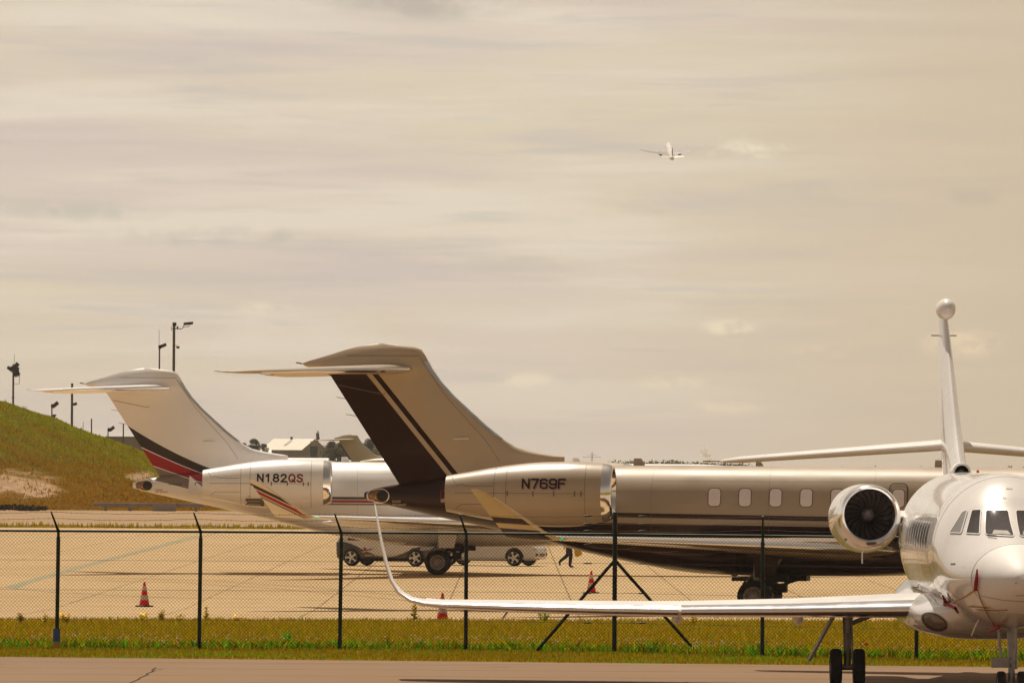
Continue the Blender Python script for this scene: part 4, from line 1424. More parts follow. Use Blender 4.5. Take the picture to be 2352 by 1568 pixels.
strip('pavement_crack', [gp(375, 1536), gp(357, 1539), gp(349, 1542)], 0.02, mat_crack, 0.010)
strip('pavement_crack', [gp(2200, 1437), gp(1500, 1428), gp(1000, 1421), gp(700, 1420)][::-1], 0.05, mat_crack, 0.009)
strip('pavement_crack', [gp(1180, 1378), gp(1172, 1392), gp(1155, 1420)], 0.05, mat_crack, 0.009)

# ------------------------------------------------------------------ grass
GRASS_PAL = np.array([(0.44, 0.275, 0.002), (0.48, 0.30, 0.002), (0.39, 0.27, 0.002), (0.32, 0.27, 0.002), (0.53, 0.34, 0.03)])
GREEN_PAL = np.array([(0.14, 0.32, 0.004), (0.06, 0.28, 0.006), (0.22, 0.32, 0.004), (0.30, 0.29, 0.004)])


def blades(name, x, y, z, hgt, wid, cols, mat, lean=0.35):
    n = len(x)
    a = rng.uniform(0, 2 * np.pi, n)
    la = rng.uniform(0, 2 * np.pi, n); ll = rng.uniform(0, lean, n) * hgt
    cx, sx = np.cos(a) * wid / 2, np.sin(a) * wid / 2
    tx, ty = x + np.cos(la) * ll, y + np.sin(la) * ll
    mx_, my_ = x + np.cos(la) * ll * 0.35, y + np.sin(la) * ll * 0.35
    V = np.empty((n, 5, 3))
    V[:, 0] = np.stack([x - cx, y - sx, z - 0.01], 1); V[:, 1] = np.stack([x + cx, y + sx, z - 0.01], 1)
    V[:, 2] = np.stack([mx_ + cx * 0.8, my_ + sx * 0.8, z + hgt * 0.55], 1); V[:, 3] = np.stack([mx_ - cx * 0.8, my_ - sx * 0.8, z + hgt * 0.55], 1)
    V[:, 4] = np.stack([tx, ty, z + hgt], 1)
    b = np.arange(n)[:, None] * 5
    F = np.concatenate([b + [0, 1, 2], b + [0, 2, 3], b + [3, 2, 4]], 0)
    C = np.repeat(cols, 5, 0)
    o = raw_mesh(name, V.reshape(-1, 3), F, mat, None, C)
    o['kind'] = 'stuff'
    return o


# fence line first, because the weeds follow it
FPX = [(-190, 1487), (130, 1490), (457, 1491), (780, 1492), (1070, 1494), (1411, 1498), (1751, 1507), (2105, 1514), (2440, 1520)]
FP = [gp(x, y) for (x, y) in FPX]


def fence_y(x):
    return np.interp(x, [p.x for p in FP], [p.y for p in FP])


def field(n, y0, y1):
    y = rng.uniform(y0, y1, n)
    x = rng.uniform(-1, 1, n) * (0.0655 * y + 4.0)
    return x, y


def near_edge(x):
    return NEAR_EDGE[0] + NEAR_EDGE[1] * x


def far_edge(x):
    return FAR_EDGE[0] + FAR_EDGE[1] * x


x, y = field(130000, 160, 211)
k = (y > fence_y(x) + 0.5) & (y < far_edge(x) + rng.normal(0, 0.12, len(x)))
x, y = x[k], y[k]
n = len(x)
cols = GRASS_PAL[rng.integers(0, len(GRASS_PAL), n)] * rng.uniform(0.7, 1.25, (n, 1))
gm = gnoise(x, y, 0.5, 1.0) + rng.normal(0, 0.35, n) > 0.75
cols[gm] = GREEN_PAL[rng.integers(0, len(GREEN_PAL), gm.sum())] * 1.2
h = rng.uniform(0.05, 0.13, n) * (1 + 0.35 * gnoise(x, y, 0.9, 4.0))
tag(blades('grass', x, y, ground_np(x, y), h, rng.uniform(0.012, 0.03, n), cols, M['grass']))

x, y = field(150000, 138, 172)
fy = fence_y(x)
k = (y > near_edge(x) + 0.03 + np.abs(rng.normal(0, 0.10, len(x)))) & (y < fy + 0.3)
x, y = x[k], y[k]
n = len(x)
cols = GRASS_PAL[rng.integers(0, len(GRASS_PAL), n)] * rng.uniform(0.5, 0.9, (n, 1))
gm = gnoise(x, y, 0.45, 2.0) + 0.5 * gnoise(x, y, 1.7, 5.0) + rng.normal(0, 0.35, n) > 0.55
cols[gm] = GREEN_PAL[rng.integers(0, len(GREEN_PAL), gm.sum())] * 1.1
tag(blades('grass', x, y, ground_np(x, y), rng.uniform(0.03, 0.075, n), rng.uniform(0.010, 0.025, n), cols, M['grass']))

# taller green weeds along the foot of the fence
n = 26000
x = rng.uniform(-13.5, 14.5, n)
y = fence_y(x) + np.abs(rng.normal(0, 1.6, n)) + 0.05
k = gnoise(x, y, 1.1, 5.0) + 0.6 * gnoise(x, y, 3.1, 1.0) + rng.normal(0, 0.3, n) > -0.1
x, y = x[k], y[k]; n = len(x)
dist = y - fence_y(x)
cols = GREEN_PAL[rng.integers(0, len(GREEN_PAL), n)] * rng.uniform(0.6, 1.5, (n, 1))
dm = rng.uniform(0, 1, n) < 0.30
cols[dm] = GRASS_PAL[rng.integers(0, len(GRASS_PAL), dm.sum())] * 0.8
h = rng.uniform(0.06, 0.20, n) * (1.0 + 0.7 * gnoise(x, y, 1.3, 6.0)) * np.clip(1.25 - dist * 0.18, 0.4, 1.2)
tag(blades('weeds', x, y, ground_np(x, y), np.clip(h, 0.04, 0.34), rng.uniform(0.02, 0.055, n), cols, M['grass'], 1.0))
# little pale clover heads among them
n = 2600
x = rng.uniform(-13.5, 14.5, n); y = fence_y(x) + rng.uniform(0.3, 5.0, n)
k = gnoise(x, y, 0.6, 8.0) > 0.0
x, y = x[k], y[k]; n = len(x)
z = ground_np(x, y) + rng.uniform(0.10, 0.26, n)
r_ = rng.uniform(0.010, 0.022, n)
V = np.stack([np.stack([x - r_, y, z], 1), np.stack([x + r_, y, z], 1), np.stack([x, y, z + r_], 1), np.stack([x, y, z - r_], 1), np.stack([x, y - r_, z], 1), np.stack([x, y + r_, z], 1)], 1)
b = np.arange(n)[:, None] * 6
F = np.concatenate([b + q for q in ([0, 4, 2], [4, 1, 2], [1, 5, 2], [5, 0, 2], [4, 0, 3], [1, 4, 3], [5, 1, 3], [0, 5, 3])], 0)
cc = np.where(rng.uniform(0, 1, (n, 1)) < 0.6, np.array([[0.80, 0.68, 0.52]]), np.array([[0.50, 0.30, 0.03]]))
tag(raw_mesh('clover_flowers', V.reshape(-1, 3), F, M['grass'], None, np.repeat(cc, 6, 0)), kind='stuff')

# dry weeds along the edge of the far taxiway
n = 5000
x = rng.uniform(-42, 30, n); y = rng.uniform(APRON_END - 1, gp(300, 1208).y, n)
k = gnoise(x, y, 0.35, 3.0) + rng.normal(0, 0.3, n) > 0.1
x, y = x[k], y[k]; n = len(x)
tag(blades('weeds', x, y, ground_np(x, y), rng.uniform(0.08, 0.35, n), rng.uniform(0.05, 0.12, n), GRASS_PAL[rng.integers(0, 5, n)] * 0.9, M['grass']))


def weed_plant(xp, yp, hgt, label, col, n=46, spread=0.16, flower=None):
    hgt *= 1.15
    p = gp(xp, yp)
    root = thing('weed_plant', label, 'weed', p, 0, 'tall weeds on the edge of the apron')
    V, F, C = [], [], []
    mbs = MB()
    for s_ in range(4):
        a = random.uniform(0, 6.28); l_ = random.uniform(0.1, 1) * spread
        hh = hgt * random.uniform(0.65, 1.0)
        pts = [(0.02 * math.cos(a), 0.02 * math.sin(a), 0), (l_ * 0.5 * math.cos(a), l_ * 0.5 * math.sin(a), hh * 0.5), (l_ * math.cos(a), l_ * math.sin(a), hh)]
        mbs.tube(pts, [0.010, 0.008, 0.004], 5)
        for i in range(n // 4):
            q = random.uniform(0.12, 1)
            cx, cy, cz = l_ * q * math.cos(a), l_ * q * math.sin(a), hh * q
            b_ = random.uniform(0, 6.28); ln = random.uniform(0.06, 0.15) * (1.2 - 0.6 * q); w = ln * 0.30
            ex, ey, ez = cx + ln * math.cos(b_), cy + ln * math.sin(b_), cz + ln * random.uniform(0.1, 0.8)
            nx, ny = -math.sin(b_) * w, math.cos(b_) * w
            k0 = len(V)
            V += [(cx, cy, cz), ((cx + ex) / 2 + nx, (cy + ey) / 2 + ny, (cz + ez) / 2 + 0.01), (ex, ey, ez), ((cx + ex) / 2 - nx, (cy + ey) / 2 - ny, (cz + ez) / 2 - 0.01)]
            F.append((k0, k0 + 1, k0 + 2, k0 + 3))
            t_ = random.uniform(0.7, 1.3)
            cl_ = flower if (flower and q > 0.8) else col
            C += [tuple(c_ * t_ for c_ in cl_)] * 4
    raw_mesh('leaves', np.array(V), np.array(F), M['weed'], root, np.array(C) * 1.7)
    mbs.build('stems', M['stem'], root)
    return root


M['stem'] = paint('weed stem', (0.45, 0.34, 0.04), 0.8)
OLV = (0.30, 0.22, 0.010)
GRN = (0.22, 0.27, 0.012)
YEL = (0.75, 0.45, 0.01)
weed_plant(951, 1428, 0.50, 'tall olive weed standing at the apron edge left of the striped cone under the wing', OLV, 60, 0.10)
weed_plant(1247, 1430, 0.42, 'bushy green weed at the apron edge left of the slanting fence brace', GRN, 80, 0.30, YEL)
weed_plant(1594, 1434, 0.36, 'yellow flowered weed at the apron edge below the parked gold jet', OLV, 60, 0.26, YEL)
weed_plant(368, 1430, 0.36, 'brownish weed just right of and nearer than the lone left cone', OLV, 60, 0.18)
weed_plant(330, 1432, 0.26, 'low weed with yellow flowers directly below the lone left cone', OLV, 50, 0.34, YEL)
weed_plant(473, 1429, 0.36, 'single upright weed stalk just right of the second fence post', OLV, 40, 0.03)
weed_plant(545, 1430, 0.16, 'small yellowish weed tuft between the second and third fence posts', OLV, 40, 0.14, YEL)
weed_plant(47, 1434, 0.26, 'dark upright weed between the left picture edge and the first post', (0.20, 0.14, 0.012), 50, 0.05)
weed_plant(103, 1434, 0.26, 'thin weed stalk a little left of the first fence post', OLV, 40, 0.08)
weed_plant(152, 1433, 0.28, 'spreading weed clump right beside the first fence post', OLV, 70, 0.35, YEL)
weed_plant(411, 1431, 0.20, 'short dry weed left of the second fence post', OLV, 40, 0.10)
weed_plant(655, 1488, 0.34, 'broad green weed clump growing at the fence foot under the winglet', (0.08, 0.24, 0.014), 90, 0.30)

# red poppies in the grass by the white jet's wheels
for (xp, yp, lab) in ((1990, 1503, 'larger red poppy in the grass just right of the main wheels'), (1976, 1502, 'smaller red poppy left of the larger one in the grass')):
    p = gp(xp, yp)
    fl = thing('poppy', lab, 'flower', p, 0, 'poppies by the white jet')
    hs = 0.19
    mb = MB(); mb.tube([(0, 0, 0), (0.01, 0, hs)], 0.004, 5); mb.build('stem', M['stem'], fl)
    mb = MB()
    rr = 0.050 if xp == 1990 else 0.030
    for k in range(5):
        a = 2 * math.pi * k / 5
        mb.grid([[(rr * q * math.cos(a + e), rr * q * math.sin(a + e), hs + rr * 0.9 * q * q) for q in (0.1, 0.5, 0.8, 1.0)] for e in (-0.75, -0.3, 0.3, 0.75)])
    mb.build('petals', M['cone'], fl, recalc=False)

# ------------------------------------------------------------------ fence
fence = thing('chain_link_fence', 'dark green chain link fence with angled barbed wire arms crossing the whole view', 'fence', FP[1])
fo = FP[1]


def fpt(i, h, off=0.0):
    return FP[i] - fo + Vector((0, off, h))


arms_top = []
for i in range(len(FP)):
    mb = MB()
    lean = Vector((0.02 if i < 4 else -0.005, 0, 0))
    if i == 5:
        mb.tube([fpt(i, -0.3), fpt(i, 2.81)], 0.047, 12)
        mb.rev([(0, 0.05), (0.03, 0.045), (0.05, 0.001)], Matrix.Translation(fpt(i, 2.81)) @ Matrix.Rotation(-math.pi / 2, 4, 'Y'), 12)
        top = [fpt(i, 2.46), fpt(i, 2.60), fpt(i, 2.76)]
    else:
        mb.tube([fpt(i, -0.3), fpt(i, 2.27) + lean], 0.040, 12)
        mb.tube([fpt(i, 2.25) + lean, fpt(i, 2.42) + lean], 0.030, 10)
        ax = Vector((-0.135 if i < 6 else -0.01, -0.30, 0.40))
        a0 = fpt(i, 2.385) + lean
        mb.tube([a0, a0 + ax * 0.5, a0 + ax], [0.030, 0.022, 0.016], 8)
        top = [a0 + ax * q for q in (0.32, 0.66, 0.98)]
    arms_top.append(top)
    po = mb.build('post', M['post'], fence)
    if i == 1:
        for (h0, h1, r0, nm, mt) in ((-0.1, 0.155, 0.074, 'marker_sleeve', 'yellow'), (0.155, 0.42, 0.072, 'marker_sleeve', 'blue')):
            mb = MB(); mb.rev([(h0, 0.03), (h0, r0), (h1, r0), (h1, 0.03)], Matrix.Translation(fpt(1, 0, -0.03)) @ Matrix.Rotation(-math.pi / 2, 4, 'Y'), 20)
            mb.build(nm, M[mt], po)
mb = MB()
mb.tube([fpt(i, 2.39, -0.01) for i in range(len(FP))], 0.025, 8)
mb.build('top_rail', M['post'], fence)
# two slanting stays at the corner post
for (xb, yb) in ((1225, 1494), (1612, 1503)):
    b = gp(xb, yb)
    b = Vector((b.x, FP[5].y + 0.02, ground(b.x, FP[5].y))) - fo
    mb = MB(); mb.tube([fpt(5, 1.87), b + Vector((0, 0, -0.05))], 0.034, 10)
    mb.build('brace', M['post'], fence)
# woven mesh
fx = np.array([p.x - fo.x for p in FP]); fyy = np.array([p.y - fo.y for p in FP]); fz = np.array([p.z - fo.z for p in FP])
PITCHW, HM = 0.072, 2.36
PW = PITCHW / 2
nw = int((fx[-1] - fx[0]) / PW); ns = int(HM / PW)
ii, jj = np.meshgrid(np.arange(nw), np.arange(ns + 1), indexing='ij')
wx = fx[0] + (ii + np.where((ii + jj) % 2 == 0, -0.5, 0.5)) * PW
wx = wx + 0.003 * np.sin(ii * 0.21 + jj * 0.31) + 0.006 * np.sin(ii * 0.03)
wz0 = 0.03 + jj * PW
wy = np.interp(wx, fx, fyy) + np.where((ii + jj) % 2 == 0, -0.002, 0.002) + 0.035
wz = np.interp(wx, fx, fz) + wz0 + 0.004 * np.sin(ii * 0.11 + jj * 0.2)
RW = 0.0034
ring = [(0, RW), (-RW * 0.9, -RW * 0.6), (RW * 0.9, -RW * 0.6)]
P0 = np.stack([wx, wy, wz], -1)
V = np.empty((nw, ns + 1, 3, 3))
for k, (a, b) in enumerate(ring):
    sgn = np.where(jj % 2 == 0, 1.0, -1.0)
    V[:, :, k] = P0
    V[:, :, k, 1] += b
    V[:, :, k, 0] += a * 1.2
base = (np.arange(nw)[:, None] * (ns + 1) + np.arange(ns)[None, :])[:, :, None] * 3
Fq = []
for k in range(3):
    k2 = (k + 1) % 3
    Fq.append(np.concatenate([base + k, base + k2, base + 3 + k2, base + 3 + k], -1).reshape(-1, 4))
raw_mesh('wire_mesh', V.reshape(-1, 3), np.concatenate(Fq, 0), M['wire'], fence)
# line wires that hold the mesh, and their turnbuckles by the corner post
mb = MB()
for h in (0.60, 1.2, 1.80):
    mb.tube([fpt(i, h, 0.045) for i in range(len(FP))], 0.003, 4)
mb.build('line_wire', M['wire'], fence)
for h in (2.46, 2.60, 2.76, 1.80, 1.2, 0.60):
    for s in (-1, 1):
        q = fpt(5, h, 0.03)
        mb = MB()
        mb.tube([q + Vector((s * 0.46, 0, 0)), q + Vector((s * 0.50, 0, 0)), q + Vector((s * 0.60, 0, 0)), q + Vector((s * 0.64, 0, 0))], [0.006, 0.015, 0.015, 0.006], 8)
        mb.tube([q + Vector((s * 0.05, 0, 0)), q + Vector((s * 0.46, 0, 0))], 0.003, 5)
        mb.build('turnbuckle', M['post'], fence)
for k in range(3):
    mb = MB()
    pts = []
    for i in range(len(arms_top) - 1):
        a, b = arms_top[i][k], arms_top[i + 1][k]
        for q in np.linspace(0, 1, 28, endpoint=False):
            p = a.lerp(b, q); p.z -= 0.035 * 4 * q * (1 - q) + 0.004 * math.sin(q * 40 + k)
            pts.append(p)
    pts.append(arms_top[-1][k])
    mb.tube(pts, 0.0036, 5)
    for i in range(len(pts) - 1):
        p = pts[i]
        a = random.uniform(0, 3.14)
        dv = Vector((0.008 * math.cos(a), 0.008, 0.018 * math.sin(a) + 0.004))
        mb.tube([p - dv, p + dv], 0.0028, 4)
    mb.build('barbed_wire', M['barb'], fence)

# ------------------------------------------------------------------ traffic cones


def make_cone(xp, yp, hgt, label):
    p = gp(xp, yp)
    t = thing('traffic_cone', label, 'traffic cone', (p.x, p.y, p.z + 0.004), 0.3, 'striped cones on the apron')
    q = hgt / 0.72

    def rad(z): return 0.155 + (0.028 - 0.155) * (z - 0.04) / (0.68)
    Z = Matrix.Rotation(-math.pi / 2, 4, 'Y')
    mb = MB()
    for (a, b, rr) in ((0.0, 0.045, 0.27),):
        oc = [(rr * q * math.cos(t_) * (1.0 if k % 2 else 0.97), rr * q * math.sin(t_) * (1.0 if k % 2 else 0.97)) for k, t_ in enumerate(np.linspace(0, 2 * math.pi, 16, endpoint=False))]
        mb.loft([[(x, y, a) for x, y in oc], [(x, y, b * q * 0.7) for x, y in oc], [(x * 0.92, y * 0.92, b * q) for x, y in oc]])
    mb.build('base', M['cone_base'], t)
    mb = MB()
    mb.rev([(0.035 * q, 0.165 * q), (0.06 * q, rad(0.06) * q), (0.715 * q, rad(0.715) * q), (0.725 * q, 0.02 * q), (0.725 * q, 0.001)], Z, 28)
    mb.build('cone_body', M['cone'], t)
    for (a, b) in ((0.20, 0.34), (0.47, 0.60)):
        mb = MB(); mb.rev([(a * q, rad(a) * q), (a * q, rad(a) * q + 0.004), (b * q, rad(b) * q + 0.004), (b * q, rad(b) * q)], Z, 28)
        mb.build('reflective_sleeve', M['cone_white'], t)
    return t


make_cone(331.5, 1393, 0.72, 'striped cone standing alone on the apron between the first two fence posts')
make_cone(1016, 1425, 0.72, 'striped cone at the grass edge half covered by the near wing')
make_cone(1358, 1362, 0.73, 'striped cone behind the slanting brace left of the tall corner post')

# ------------------------------------------------------------------ cars and the walking person beyond jet N182QS


def make_car(name, label, loc, rz, body, wave, wb, L, H=1.60, W=1.82):
    t = thing(name, label, 'car', loc, rz)
    hl = L / 2
    S = [(-hl, 0.42, 0.80, 0.88, 0.70), (-hl + 0.06, 0.30, 0.92, 1.02, 0.82), (-hl + 0.22, 0.24, 0.98, 1.36, 0.88), (-hl + 0.55, 0.20, 1.0, H - 0.06, 0.905), (-hl + 1.3, 0.20, 0.99, H, 0.91), (0.1, 0.20, 0.97, H, 0.91), (0.6, 0.20, 0.96, H - 0.08, 0.91),
         (1.05, 0.20, 0.95, 1.28, 0.91), (1.4, 0.20, 0.93, 1.02, 0.905), (hl - 0.45, 0.22, 0.86, 0.93, 0.89), (hl - 0.15, 0.25, 0.74, 0.82, 0.82), (hl - 0.03, 0.32, 0.64, 0.70, 0.70), (hl, 0.42, 0.56, 0.6, 0.60)]
    xs = [s_[0] for s_ in S]
    xq = np.concatenate([np.linspace(a, b, 6, endpoint=False) for a, b in zip(xs[:-1], xs[1:])] + [[xs[-1]]])
    ZL, ZB, ZR, HW = (spline(xs, [s_[k] for s_ in S], xq) for k in (1, 2, 3, 4))
    rings = []
    for i, xx in enumerate(xq):
        zl, zb, zr, w = ZL[i], ZB[i], max(ZR[i], ZB[i] + 0.02), HW[i]
        tr = w - 0.24 * min(1, (zr - zb) / 0.6)
        half = [(0.0, zl), (w * 0.82, zl), (w * 0.95, zl + 0.08), (w * 0.97, zl + 0.25 * (zb - zl)), (w, zl + 0.6 * (zb - zl)), (w * 0.985, zb), (w * 0.5 + tr * 0.5, (zb + zr) / 2), (tr, zr - 0.06 * min(1, (zr - zb) / 0.2)), (tr * 0.85, zr), (0, zr + 0.01)]
        rings.append([(xx, -y, z) for (y, z) in half] + [(xx, y, z) for (y, z) in half[-2:0:-1]])
    mb = MB(); mb.loft(rings)
    bd = mb.build('body', body, t, angle=50)
    bb = bvh_of(bd)
    d = SIDE
    for s in (-1, 1):
        dd = (0, -s, 0)
        for q in ([(-hl + 0.55, 1.04), (-hl + 0.75, H - 0.16), (-0.55, H - 0.12), (-0.5, 1.03)], [(-0.42, 1.03), (-0.46, H - 0.12), (0.45, H - 0.15), (0.95, 1.0)]):
            pts = []
            for i in range(4):
                a, b = Vector(q[i]), Vector(q[(i + 1) % 4])
                pts += [(v.x, 3 * s, v.y) for v in (a.lerp(b, k / 5) for k in range(5))]
            mb = MB(); decal_poly(mb, bb, pts, dd, 0.008, 3)
            mb.build('side_window', M['car_glass'], t, recalc=False)
        for xw in (-wb / 2, wb / 2):
            mb = MB()
            decal_poly(mb, bb, [(xw + 0.40 * math.cos(a), 3 * s, max(0.22, 0.36 + 0.40 * math.sin(a))) for a in np.linspace(0, 2 * math.pi, 28, endpoint=False)], dd, 0.006, 4)
            mb.build('wheel_arch', M['car_black'], t, recalc=False)
            w = bpy.data.objects.new('wheel', None); w.empty_display_size = 0.2; link(w, t)
            Mx = Matrix.Translation((xw, 0.845 * s, 0.345)) @ Matrix.Rotation(math.pi / 2 * s, 4, 'Z')
            mb = MB(); mb.rev([(-0.1, 0.25), (-0.11, 0.30), (-0.08, 0.335), (0, 0.345), (0.08, 0.335), (0.12, 0.30), (0.11, 0.25)], Mx, 36, True)
            mb.build('tyre', M['rubber'], w)
            mb = MB()
            mb.rev([(-0.05, 0.001), (-0.05, 0.24)], Mx, 30); mb.build('rim_back', M['car_black'], w)
            mb = MB()
            mb.rev([(0.10, 0.258), (0.12, 0.25), (0.10, 0.232)], Mx, 36)
            for k in range(5):
                T = Mx @ Matrix.Rotation(2 * math.pi * k / 5 + 0.3, 4, 'X')
                mb.loft([[tuple(T @ Vector((xx_, yy_, zz_))) for (yy_, xx_) in ((-a_, 0.07), (a_, 0.07), (a_, 0.115), (-a_, 0.115))] for (zz_, a_) in ((0.03, 0.05), (0.13, 0.032), (0.24, 0.055))])
            mb.rev([(0.12, 0.001), (0.12, 0.055), (0.06, 0.06)], Mx, 18)
            mb.build('rim', M['car_rim'], w)
    fwd = (-1, 0, 0)
    mb = MB()
    decal_poly(mb, bb, [(5, y, z) for (y, z) in rrect(0, 1.2, 1.25, 0.34, 0.08)], fwd, 0.008, 4); mb.build('windscreen', M['car_glass'], t, recalc=False)
    for s in (-1, 1):
        mb = MB(); decal_poly(mb, bb, [(5, y, z) for (y, z) in rrect(0.60 * s, 0.70, 0.30, 0.13, 0.05)], fwd, 0.012, 3); mb.build('headlamp', M['lens'], t, recalc=False)
        mb = MB(); decal_poly(mb, bb, [(5, y, z) for (y, z) in rrect(0.58 * s, 0.47, 0.22, 0.12, 0.04)], fwd, 0.012, 3); mb.build('air_intake', M['car_black'], t, recalc=False)
        mb = MB(); decal_poly(mb, bb, [(-5, y, z) for (y, z) in rrect(0.62 * s, 0.90, 0.24, 0.12, 0.04)], (1, 0, 0), 0.012, 3); mb.build('tail_lamp', M['red'], t, recalc=False)
    mb = MB(); decal_poly(mb, bb, [(5, y, z) for (y, z) in rrect(0, 0.46, 0.62, 0.13, 0.03)], fwd, 0.012, 3); mb.build('grille', M['car_black'], t, recalc=False)
    if wave:
        # a red aeroplane mark and a line of small pale lettering on the dark lower door
        mb = MB()
        decal_poly(mb, bb, [(-0.95 + a, -3, 0.62 + b) for (a, b) in ((0, 0.0), (0.12, 0.03), (0.08, 0.14), (0.15, 0.14), (0.24, 0.05), (0.48, 0.10), (0.50, 0.06), (0.26, -0.02), (0.2, -0.08), (0.14, -0.08), (0.15, -0.03))], d, 0.012, 2)
        mb.build('aeroplane_mark', M['red'], t, recalc=False)
        mb = MB()
        decal_strip(mb, bb, [(-0.93, -3, 0.57), (-0.55, -3, 0.64), (-0.36, -3, 0.72)], 0.035, d, 0.018)
        mb.build('mark_stripe', M['white_line'], t, recalc=False)
        mb = MB()
        xx = -0.78
        for w_ in (0.05, 0.05, 0.05, 0.05, 0.05, 0.05, None, 0.05, 0.05, 0.05, 0.05, None, None, 0.05, 0.05, 0.05, 0.05, 0.05, 0.05, 0.05, 0.05, 0.05):
            if w_:
                decal_poly(mb, bb, [(a, -3, b) for (a, b) in rrect(xx, 0.44, 0.035, 0.06, 0.012, 3)], d, 0.012, 2)
            xx += 0.056
        mb.build('lettering', M['white_line'], t, recalc=False)
    return t


def liv_wave(gg, co):
    X, Y, Z = gg.xyz(co)
    w = gg.add(0.62, gg.mul(gg.m('SINE', gg.mul(gg.add(X, 2.55), 1.75)), 0.24))
    w = gg.add(w, gg.mul(gg.m('MAXIMUM', gg.sub(-1.0, X), 0.0), 0.15))
    return gg.mix(gg.lt(Z, w), (0.62, 0.57, 0.52), (0.032, 0.018, 0.022))


M['wave'] = paint('white car paint with dark wave', WHITE, 0.3, 0, 0.8, 0.02, 1, liv_wave)
cyaw = R(-20)
a = gp(884, 1300)
make_car('parked_car', 'white and dark car with a wave pattern and red mark under the white jet', (a.x + 0.25, a.y + 0.80, 0.004), cyaw, M['wave'], True, 2.77, 4.26)
a = gp(1107, 1299)
make_car('parked_car', 'silver white car parked behind the white jet main wheel facing right', (a.x + 0.28, a.y + 0.80, 0.004), cyaw, M['car_silver'], False, 2.85, 4.62)


def skin_body(name, joints, edges, mat, parent, sub=2):
    me = bpy.data.meshes.new(name)
    me.from_pydata([j[0] for j in joints], edges, [])
    ob = bpy.data.objects.new(name, me); COL.objects.link(ob)
    sk = ob.modifiers.new('skin', 'SKIN')
    for i, j in enumerate(joints):
        me.skin_vertices[0].data[i].radius = j[1] if isinstance(j[1], tuple) else (j[1], j[1])
        me.skin_vertices[0].data[i].use_root = (i == 0)
    sk.use_smooth_shade = True
    su = ob.modifiers.new('sub', 'SUBSURF'); su.levels = sub; su.render_levels = sub
    dg = bpy.context.evaluated_depsgraph_get()
    m2 = bpy.data.meshes.new_from_object(ob.evaluated_get(dg))
    bpy.data.objects.remove(ob)
    m2.materials.clear(); m2.materials.append(mat)
    for pl in m2.polygons:
        pl.use_smooth = True
    return link(bpy.data.objects.new(name, m2), parent)


def liv_person(gg, co):
    X, Y, Z = gg.xyz(co)
    cc = gg.mix(gg.lt(Z, 1.48), (0.36, 0.20, 0.13), (0.035, 0.03, 0.035))
    hand = gg.mul(gg.gt(gg.m('ABSOLUTE', Y), 0.20), gg.lt(Z, 0.92))
    cc = gg.mix(gg.mul(gg.lt(Z, 0.98), 1.0), cc, (0.022, 0.018, 0.035))
    cc = gg.mix(hand, cc, (0.36, 0.20, 0.13))
    return gg.mix(gg.lt(Z, 0.10), cc, (0.012, 0.010, 0.010))


M['person'] = paint('walking clothes', (0.03, 0.03, 0.03), 0.8, 0, 0, 0.1, 6, liv_person)
p = gp(1306, 1303)
per = thing('person', 'person in dark trousers walking right beyond the jets with a yellow bag', 'person', (p.x, p.y, 0.004), 0)
J = [((0.0, 0, 0.94), (0.125, 0.15)), ((0.01, 0, 1.12), (0.105, 0.14)), ((0.03, 0, 1.34), (0.11, 0.17)), ((0.04, 0, 1.47), (0.06, 0.075)), ((0.06, 0, 1.55), 0.05), ((0.075, 0, 1.64), (0.095, 0.078)), ((0.075, 0, 1.74), (0.075, 0.065)),
     ((0.02, -0.10, 0.88), 0.115), ((0.09, -0.10, 0.50), 0.088), ((0.05, -0.10, 0.10), 0.066), ((0.06, -0.10, 0.05), 0.045), ((0.20, -0.11, 0.035), 0.035),
     ((-0.02, 0.10, 0.88), 0.115), ((-0.03, 0.10, 0.50), 0.088), ((-0.33, 0.10, 0.27), 0.066), ((-0.38, 0.10, 0.20), 0.042), ((-0.33, 0.10, 0.07), 0.034),
     ((0.03, -0.20, 1.40), 0.055), ((0.06, -0.25, 1.12), 0.043), ((0.22, -0.26, 0.90), 0.033), ((0.26, -0.26, 0.82), 0.028),
     ((0.03, 0.20, 1.40), 0.055), ((-0.06, 0.25, 1.12), 0.043), ((-0.16, 0.26, 0.92), 0.033), ((-0.19, 0.26, 0.83), 0.028)]
E = [(0, 1), (1, 2), (2, 3), (3, 4), (4, 5), (5, 6), (0, 7), (7, 8), (8, 9), (9, 10), (10, 11), (0, 12), (12, 13), (13, 14), (14, 15), (15, 16), (2, 17), (17, 18), (18, 19), (19, 20), (2, 21), (21, 22), (22, 23), (23, 24)]
# five fingers on each hand
for (hi, dirx, sy) in ((20, 1, -1), (24, -1, 1)):
    hx, hy, hz = J[hi][0]
    for k in range(5):
        dxk = (k - 2) * 0.016
        if k == 0:
            e = (hx + 0.04, hy - sy * 0.02, hz - 0.02)
        else:
            e = (hx + dxk, hy, hz - 0.075 - 0.01 * (2 - abs(k - 2.5)))
        J.append((e, 0.009)); E.append((hi, len(J) - 1))
skin_body('body', J, E, M['person'], per, 2)
mb = MB()
mb.loft([[(0.06 - 0.01 * q + r_ * 0.105 * math.cos(t), r_ * 0.088 * math.sin(t), 1.66 + 0.1 * q) for t in np.linspace(0, 2 * math.pi, 20, endpoint=False)] for (q, r_) in ((-0.4, 0.98), (0.2, 1.02), (0.7, 0.92), (1.05, 0.7), (1.22, 0.35), (1.27, 0.05))])
mb.build('hair', M['hair'], per)
bag = thing('carried_bag', 'yellow bag held low in front of the walking person', 'bag', (p.x + 0.34, p.y - 0.26, 0.84), 0.2)
mb = MB()
rg = []
